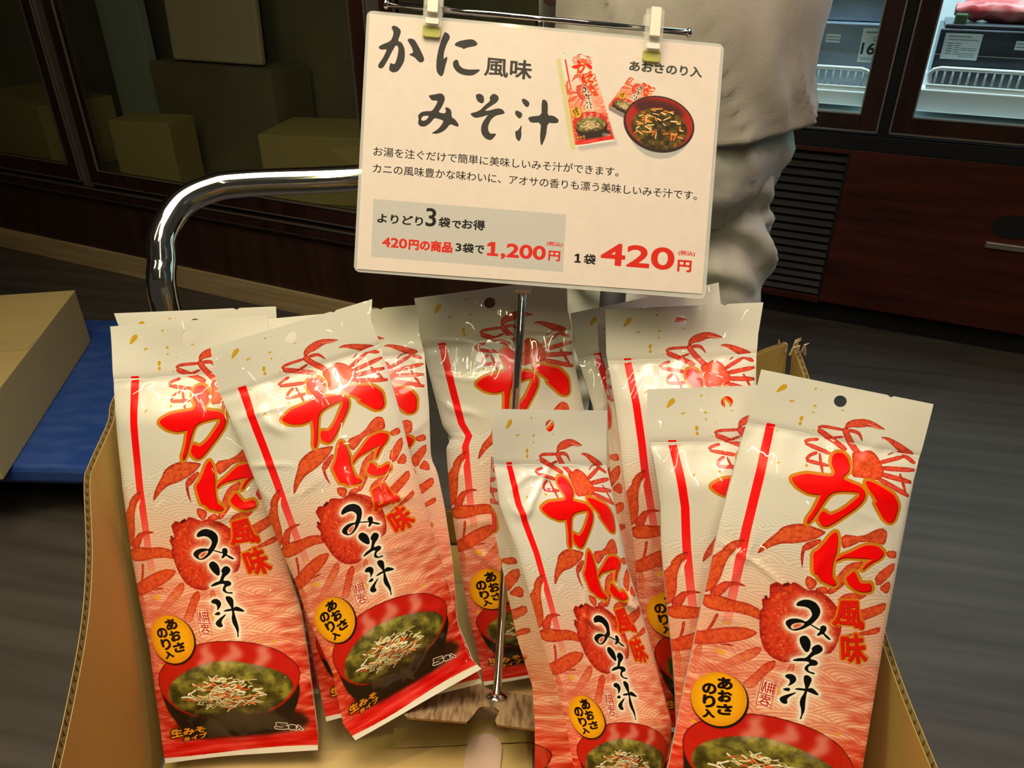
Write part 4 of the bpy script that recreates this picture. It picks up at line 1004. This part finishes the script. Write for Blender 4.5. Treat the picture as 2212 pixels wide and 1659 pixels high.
def strip():  # pale strip added in place of a slot showing pinkish light
    b = MB(); c0 = ground(1046, 1620, .6560); ax = Vector((.1, 1, 0)).normalized(); sx = Vector((1, -.1, 0)); w = .0138; pts = []
    for t in np.linspace(0, math.pi, 14): pts.append(c0 + sx * w * math.cos(t) + ax * w * math.sin(t))
    pts += [c0 - sx * w - ax * .09, c0 + sx * w - ax * .09]
    b.prism(pts, [p + Vector((0, 0, .0008)) for p in pts]); return tag(b.build('slot_tab', M['tab']), 'pale round-ended strip standing in for a lighter slot in the kraft paper', 'paper strip')
strip()
# ------------------------------------------------------------------ sign stand and sign
BAG = bag_artwork(); SIGN = sign_artwork(BAG)
bag_img = BAG.image('pouch_print'); sign_img = SIGN.image('sign_print')
Q = [at(792.6, 21.9, .560), at(1564.6, 95.5, .571), at(1523.6, 646.4, .578), at(763.9, 586.7, .567)]
SN = (Q[1] - Q[0]).cross(Q[3] - Q[0]).normalized()
if SN.dot(Vector((0, 0, CAM_H)) - Q[0]) < 0: SN = -SN
def S(x, y, off=0.0):
    u, v = x / 140, y / 100
    return Q[0] * ((1 - u) * (1 - v)) + Q[1] * (u * (1 - v)) + Q[2] * (u * v) + Q[3] * ((1 - u) * v) + SN * off
so = S(70, 50); sg = empty('price_sign', so); tag(sg, 'laminated white price sign with big black kana and red prices', 'sign')
def rrect(x0, y0, x1, y1, r, n=6):
    p = []
    for cx, cy, a0 in ((x1 - r, y0 + r, -90), (x1 - r, y1 - r, 0), (x0 + r, y1 - r, 90), (x0 + r, y0 + r, 180)):
        for k in range(n + 1):
            a = math.radians(a0 + 90 * k / n); p.append((cx + r * math.cos(a), cy + r * math.sin(a)))
    return p
ol = rrect(0, 0, 140, 100, 2.4); b = MB(); b.prism([S(x, y, -.0006) - so for x, y in ol], [S(x, y, .0) - so for x, y in ol]); b.build('laminate', M['lam'], sg)
pc = [(1.15, 1.3), (138.8, 1.3), (138.4, 98.0), (1.2, 98.9)]
b = MB(); b.prism([S(x, y, .0001) - so for x, y in pc], [S(x, y, .0004) - so for x, y in pc])
M['sign'] = image_mat('sign_paper', sign_img, rough=.55, coat=.05, coat_r=.2, spec=.25)
o = b.build('printed_card', M['sign'], sg); set_uv(o, [(x / 140, 1 - y / 100) for x, y in pc] * 2)

pb = at(1073, 1506, .606); ptop = at(1166, 44, .586); po = Vector(pb)
st = empty('sign_stand', po); tag(st, 'chrome sign stand with wood print base plate inside the box', 'stand')
pd = (ptop - pb).normalized()
b = MB(); b.tube([pb - po, ptop - po], .0033, 16); b.build('pole', M['chrome'], st, smooth=True)
b = MB(); b.tube([Vector((0, 0, 0)), pd * .0015, pd * .004], [.0095, .0088, .0035], 20); b.build('flange', M['chrome'], st, smooth=True)
# base plate: in the plane square to the pole
def on_plate(u, v):
    c = Vector((0, 0, CAM_H)); d = at(u, v, 1) - c; t = (pb - c).dot(pd) / d.dot(pd); return c + d * t - po
px_plate = [(872, 1541), (880, 1549), (1008, 1559), (1016, 1553), (1034, 1529), (1044, 1525), (1068, 1527), (1079, 1535), (1069, 1556), (1073, 1564), (1153, 1574), (1232, 1581), (1240, 1574), (1258, 1512), (1250, 1514), (1066, 1492), (1020, 1473), (927, 1474), (919, 1480)]
pl = [on_plate(*p) for p in px_plate]; b = MB(); b.prism([p - pd * .0017 for p in pl], [p - pd * .0006 for p in pl]); bp = b.build('base_plate', M['chrome'], st)
b = MB(); b.prism([p - pd * .00055 for p in pl], [p - pd * .0001 for p in pl]); b.build('wood_print', M['plate'], bp)
cw = at(1130, 620, .5895); b = MB(); Rm = rot_from(S(1, 0) - S(0, 0), S(0, 0) - S(0, 1)).to_4x4(); b.box(cw - po, (.0125, .0085, .012), Rm); b.build('collar', M['collar'], st, bevel=.001)
ba, bz = S(8.2, -2.75, .0005), S(124.7, -3.05, .0005)
b = MB(); b.tube([ba - po, bz - po], .0021, 14); b.build('crossbar', M['chrome'], st, smooth=True)
for p, d in ((ba, (ba - bz).normalized()), (bz, (bz - ba).normalized())):
    b = MB(); b.tube([p - po, p - po + d * .0015, p - po + d * .0030, p - po + d * .0040], [.0024, .0034, .0030, .0012], 14); b.build('knob', M['chrome'], st, smooth=True)
for cx, y0, y1 in ((25.5, -11, 8.4), (111.5, -10, 9.9)):
    def sl(x0, yy0, x1, yy1, o0, o1, r=.5):
        b = MB(); ol = rrect(cx + x0, yy0, cx + x1, yy1, r, 3); b.prism([S(x, y, o0) - po for x, y in ol], [S(x, y, o1) - po for x, y in ol]); return b
    c = sl(-3.7, y0, 3.6, y1 - 3.6, .0030, .0046, 1.0).build('clip', M['clip'], st, bevel=.0003)
    sl(-3.7, y0, 3.6, y1 - 6, -.0062, -.0048, 1.2).build('back_jaw', M['clip'], c, bevel=.0003)
    sl(-2.0, y0, 2.0, y0 + 11.0, .0048, .0078, .3).build('lever', M['clip_pad'], c, bevel=.0003)
    sl(-2.6, y1 - 6.6, 2.5, y1 - 4.4, .0047, .0058, .3).build('pad', M['collar'], c, bevel=.0003)
    sl(-3.6, y1 - 4.6, 3.4, y1, .0006, .0029, 1.0).build('jaw_tip', M['clip_jaw'], c, bevel=.0003)

# ------------------------------------------------------------------ pouches
M['print'] = image_mat('pouch_film', bag_img, rough=.30, coat=.85, coat_r=.032, bump=.06, bscale=(70, 70, 70)); crinkle(M['print'], 26.0, .55)
def sm(a, b_, x):
    t = min(max((x - a) / (b_ - a), 0), 1); return t * t * (3 - 2 * t)
GROUP = 'crab soup pouches in the box'
def pouch(label, L, R, z, kL, kR, T=.011, seed=0, crease=1.0, gus=None, headtilt=0.0, curl=0.0):
    """L, R: left and right edge lines (top first); z: depths tl, tr, bl, br; kL, kR: where the print's v falls on each edge"""
    def edge(poly, kn, v, z0, z1):
        y = interp(v, kn); ys = [p[1] for p in poly]
        x = float(np.interp(y, ys, [p[0] for p in poly]))
        if y > ys[-1]: x = poly[-1][0] + (poly[-1][0] - poly[-2][0]) / (ys[-1] - ys[-2]) * (y - ys[-1])
        return at(x, y, z0 + (z1 - z0) * v / 280)
    tl, tr, bl = edge(L, kL, 0, z[0], z[2]), edge(R, kR, 0, z[1], z[3]), edge(L, kL, 280, z[0], z[2]); br = edge(R, kR, 280, z[1], z[3])
    N = (tr - tl).cross(bl - tl).normalized()
    if N.dot(Vector((0, 0, CAM_H)) - tl) < 0: N = -N
    org = (bl + br) / 2; root = empty('soup_pouch', org); tag(root, label, 'pouch', GROUP)
    def prof(u, v): return (max(math.sin(math.pi * u), 0) ** .62) * sm(34, 66, v) * sm(270, 236, v)
    def pt(u, v, side=1):
        p = edge(L, kL, v, z[0], z[2]).lerp(edge(R, kR, v, z[1], z[3]), u)
        lf = .0045 * noise.noise((u * 1.3, v * .010, seed * 5.5)) * sm(0, 30, v) + .0022 * noise.noise((u * 2.2, seed * 1.7, .5)) * sm(36, 0, v) + headtilt * sm(40, 0, v) * .006
        if side < 0: return p + N * (lf - T * .55 * prof(u, v) - .0006 - .0018 * sm(34, 50, v) * sm(270, 262, v)) - org
        h = T * prof(u, v)
        env = sm(0, .10, u) * sm(1, .90, u)
        a = noise.noise((u * 2.6 + v * .007, v * .016, seed * 7.3)); c_ = noise.noise((u * 1.7 - v * .012, v * .024, seed * 3.1 + 40)); d_ = noise.noise((u * 5, v * .04, seed + 9.5)); ms = sm(-.1, .45, noise.noise((u * 2, v * .018, seed * 1.3 + 70)))
        w = sm(26, 40, v) * sm(276, 262, v)
        h += crease * w * ms * ((max(0, 1 - abs(a) * 7) ** 1.5) * .0016 * (.4 + .6 * env) + (max(0, 1 - abs(c_) * 8) ** 1.5) * .0013 * (.3 + .7 * env)) + w * d_ * .0003
        pl = math.exp(-((v - 44) / 11) ** 2) * sm(35, 38, v) + .7 * math.exp(-((v - 256) / 7) ** 2) * sm(267, 264, v)
        h += pl * .0011 * crease * noise.noise((u * 11, v * .03, seed * 2.0 + 3)) 
        h -= .0008 * math.exp(-((v - 36) / 3.0) ** 2) 
        h += lf
        if curl: h -= curl * max(0, u - .6) ** 2 * 2
        return p + N * h - org
    def sheet(name, v0, v1, nu, nv, m, hole=False, side=1):
        me = MB(); us = np.linspace(0, 1, nu + 1); vs = np.linspace(v0, v1, nv + 1)
        uv = [(u, v) for v in vs for u in us]; keep = []
        if v0 == 0:   # tear notch
            uv = [(u, v + max(0, 1.7 - abs(u - .757) * 120) if i <= nu else v) for i, (u, v) in enumerate(uv)]
        if hole:
            hu, hv, r = .485, 10.0, 3.75; W2 = nu + 1; out = list(uv); dist = [math.hypot((u - hu) * 100, v - hv) for u, v in uv]
            for j in range(nv):
                for i in range(nu):
                    q = [j * W2 + i, j * W2 + i + 1, (j + 1) * W2 + i + 1, (j + 1) * W2 + i]
                    c_ = math.hypot((sum(uv[k][0] for k in q) / 4 - hu) * 100, sum(uv[k][1] for k in q) / 4 - hv)
                    if c_ > r: keep.append(q)
            cnt = {}
            used = set(k for q in keep for k in q)
            rem = set()
            for j in range(nv):
                for i in range(nu):
                    q = [j * W2 + i, j * W2 + i + 1, (j + 1) * W2 + i + 1, (j + 1) * W2 + i]
                    c_ = math.hypot((sum(uv[k][0] for k in q) / 4 - hu) * 100, sum(uv[k][1] for k in q) / 4 - hv)
                    if c_ <= r: rem.update(q)
            for k in rem & used:
                u, v = uv[k]; d = dist[k] or 1; out[k] = (hu + (u - hu) * r / d, hv + (v - hv) * r / d)
            uv = out; me.add([pt(u, v, side) for u, v in uv], keep)
        else:
            W2 = nu + 1
            me.add([pt(u, v, side) for u, v in uv], [(j * W2 + i, j * W2 + i + 1, (j + 1) * W2 + i + 1, (j + 1) * W2 + i) for j in range(nv) for i in range(nu)])
        o = me.build(name, m, root, smooth=True); set_uv(o, [(u, 1 - v / 280) for u, v in uv]); return o
    hd = sheet('header', 0, 35, 84, 34, M['print'], True)
    hb = sheet('back_film', 0, 35, 84, 34, M['film_back'], True, -1); hb.parent = hd
    sheet('body', 35, 267, 64, 170, M['print'])
    sheet('back_panel', 35, 267, 16, 40, M['film_back'], False, -1)
    fs = sheet('bottom_seal', 267, 280, 48, 8, M['print']); sb = sheet('back_film', 267, 280, 16, 4, M['film_back'], False, -1); sb.parent = fs
    if gus:
        kn = [(p[2], p) for p in gus]; me = MB(); rows = []; uvs = []
        for v in np.linspace(gus[0][2], gus[-1][2], 60):
            F_ = pt(0, v); gx = float(np.interp(v, [p[2] for p in gus], [p[0] for p in gus])); gy = float(np.interp(v, [p[2] for p in gus], [p[1] for p in gus]))
            zz = z[0] + (z[2] - z[0]) * v / 280; O_ = at(gx, gy, zz + .016) - org
            row = []
            for k in range(9):
                t = k / 8; row.append(O_.lerp(F_, t) + N * (.002 * noise.noise((t * 3, v * .06, seed))) * (t < 1)); uvs.append((.90 + .095 * t, 1 - v / 280))
            rows.append(row)
        me.grid(rows); o = me.build('side_gusset', M['print'], root, smooth=True); set_uv(o, uvs)
    return root

pouch('pouch nearly hidden behind the leftmost pouch, only its top edge showing', [(247, 677), (305, 840), (385, 1240), (440, 1530)], [(596, 662), (612, 1000), (640, 1230), (700, 1570)], (.624, .626, .626, .628), [(0, 677), (280, 1520)], [(0, 662), (280, 1500)], T=.006, seed=1)
pouch('leftmost front pouch, standing against the left box wall', [(237, 705), (247, 815), (255, 930), (264, 1055), (280, 1197), (299, 1294), (323, 1398), (344, 1544), (358, 1648)], [(579, 680), (597, 1000), (621, 1230), (651, 1323), (666, 1413), (689, 1585), (688, 1617)], (.580, .584, .574, .578), [(0, 705), (280, 1648)], [(0, 680), (280, 1617)], seed=2)
pouch('pouch behind the tilted left-centre pouch, its right edge showing', [(572, 690), (590, 900), (640, 1240), (706, 1562)], [(903, 658), (905, 721), (916, 763), (926, 878), (930, 990), (944, 1021), (960, 1100), (977, 1215), (988, 1345), (1044, 1480)], (.602, .603, .588, .595), [(0, 690), (280, 1558)], [(0, 658), (280, 1474)], T=.009, seed=3)
pouch('tilted pouch second from left with its top right corner curled up', [(455, 750), (470, 840), (530, 985), (560, 1060), (603, 1175), (643, 1269), (668, 1342), (719, 1453), (742, 1562), (768, 1598)], [(804, 646), (801, 690), (817, 732), (844, 822), (866, 900), (891, 1004), (915, 1082), (943, 1175), (982, 1312), (991, 1360), (1013, 1421), (1040, 1447)], (.560, .570, .560, .582), [(0, 750), (280, 1598)], [(0, 646), (280, 1447)], seed=4, crease=1.25)
pouch('pouch directly behind the chrome sign pole', [(895, 644), (910, 745), (935, 841), (956, 920), (974, 947), (964, 968), (966, 1000), (973, 1082), (993, 1212), (1015, 1342), (1037, 1435), (1046, 1482)], [(1224, 600), (1226, 669), (1234, 699), (1243, 793), (1261, 883), (1290, 1100), (1330, 1300), (1352, 1425)], (.626, .630, .636, .646), [(0, 644), (33, 746), (200, 1277), (280, 1482)], [(0, 600), (33, 705), (200, 1225), (280, 1425)], seed=5, crease=1.1)
pouch('pouch behind the second one from right, tucked under the sign corner', [(1232, 677), (1243, 757), (1265, 826), (1282, 880), (1340, 1200), (1400, 1480)], [(1553, 610), (1560, 700), (1600, 1100), (1660, 1430)], (.640, .650, .630, .640), [(0, 677), (280, 1480)], [(0, 610), (280, 1430)], T=.008, seed=6)
pouch('tall rear pouch right of the pole, below the sign corner', [(1307, 668), (1310, 763), (1318, 805), (1330, 877), (1340, 956), (1346, 1022), (1365, 1150), (1378, 1290), (1402, 1440), (1425, 1580)], [(1649, 653), (1639, 720), (1634, 793), (1634, 829), (1660, 1000), (1715, 1300), (1770, 1550)], (.604, .608, .600, .604), [(0, 668), (280, 1585)], [(0, 653), (280, 1552)], seed=7, crease=1.1, gus=[(1308, 800, 40), (1313, 890, 68), (1316, 1000, 102), (1330, 1150, 148), (1350, 1290, 190), (1380, 1440, 236), (1405, 1540, 266)])
pouch('lower pouch half covered by the rightmost pouch', [(1397.5, 841), (1400, 937), (1405, 962), (1417, 1028), (1427, 1094), (1429, 1180), (1435, 1252), (1446, 1359), (1452, 1411), (1460, 1512), (1470, 1760)], [(1747, 828), (1760, 960), (1790, 1200), (1815, 1500), (1830, 1760)], (.556, .560, .552, .556), [(0, 841), (33, 952), (280, 1750)], [(0, 828), (33, 940), (280, 1745)], seed=8, crease=1.1)
pouch('rightmost front pouch, leaning right with black hang hole', [(1645, 798), (1622, 890), (1600, 960), (1555, 1130), (1500, 1385), (1443, 1659), (1412, 1790)], [(2015, 873), (1995, 960), (1975, 1040), (1944, 1200), (1908, 1390), (1862, 1659), (1830, 1860)], (.522, .518, .515, .508), [(0, 798), (33, 905), (110, 1164), (200, 1485), (246, 1657), (280, 1788)], [(0, 873), (33, 981), (110, 1241), (200, 1564), (246, 1737), (280, 1860)], T=.009, seed=9, crease=.9)
pouch('narrow turned pouch in front of the pole', [(1063, 883), (1065, 940), (1070, 1000), (1082, 1090), (1120, 1193), (1148, 1300), (1172, 1390), (1200, 1475), (1222, 1560), (1236, 1659), (1245, 1800)], [(1312, 887), (1307, 1000), (1324, 1086), (1358, 1236), (1401, 1366), (1449, 1558), (1445, 1640), (1440, 1800)], (.520, .556, .520, .552), [(0, 883), (33, 998), (200, 1546), (280, 1765)], [(0, 887), (33, 1000), (200, 1540), (280, 1760)], T=.010, seed=10, crease=1.3, gus=[(1061, 985, 30), (1057, 1077, 56), (1064, 1130, 73), (1088, 1245, 108), (1120, 1390, 152), (1150, 1481, 181), (1155, 1558, 204), (1156, 1659, 235), (1162, 1770, 269)])
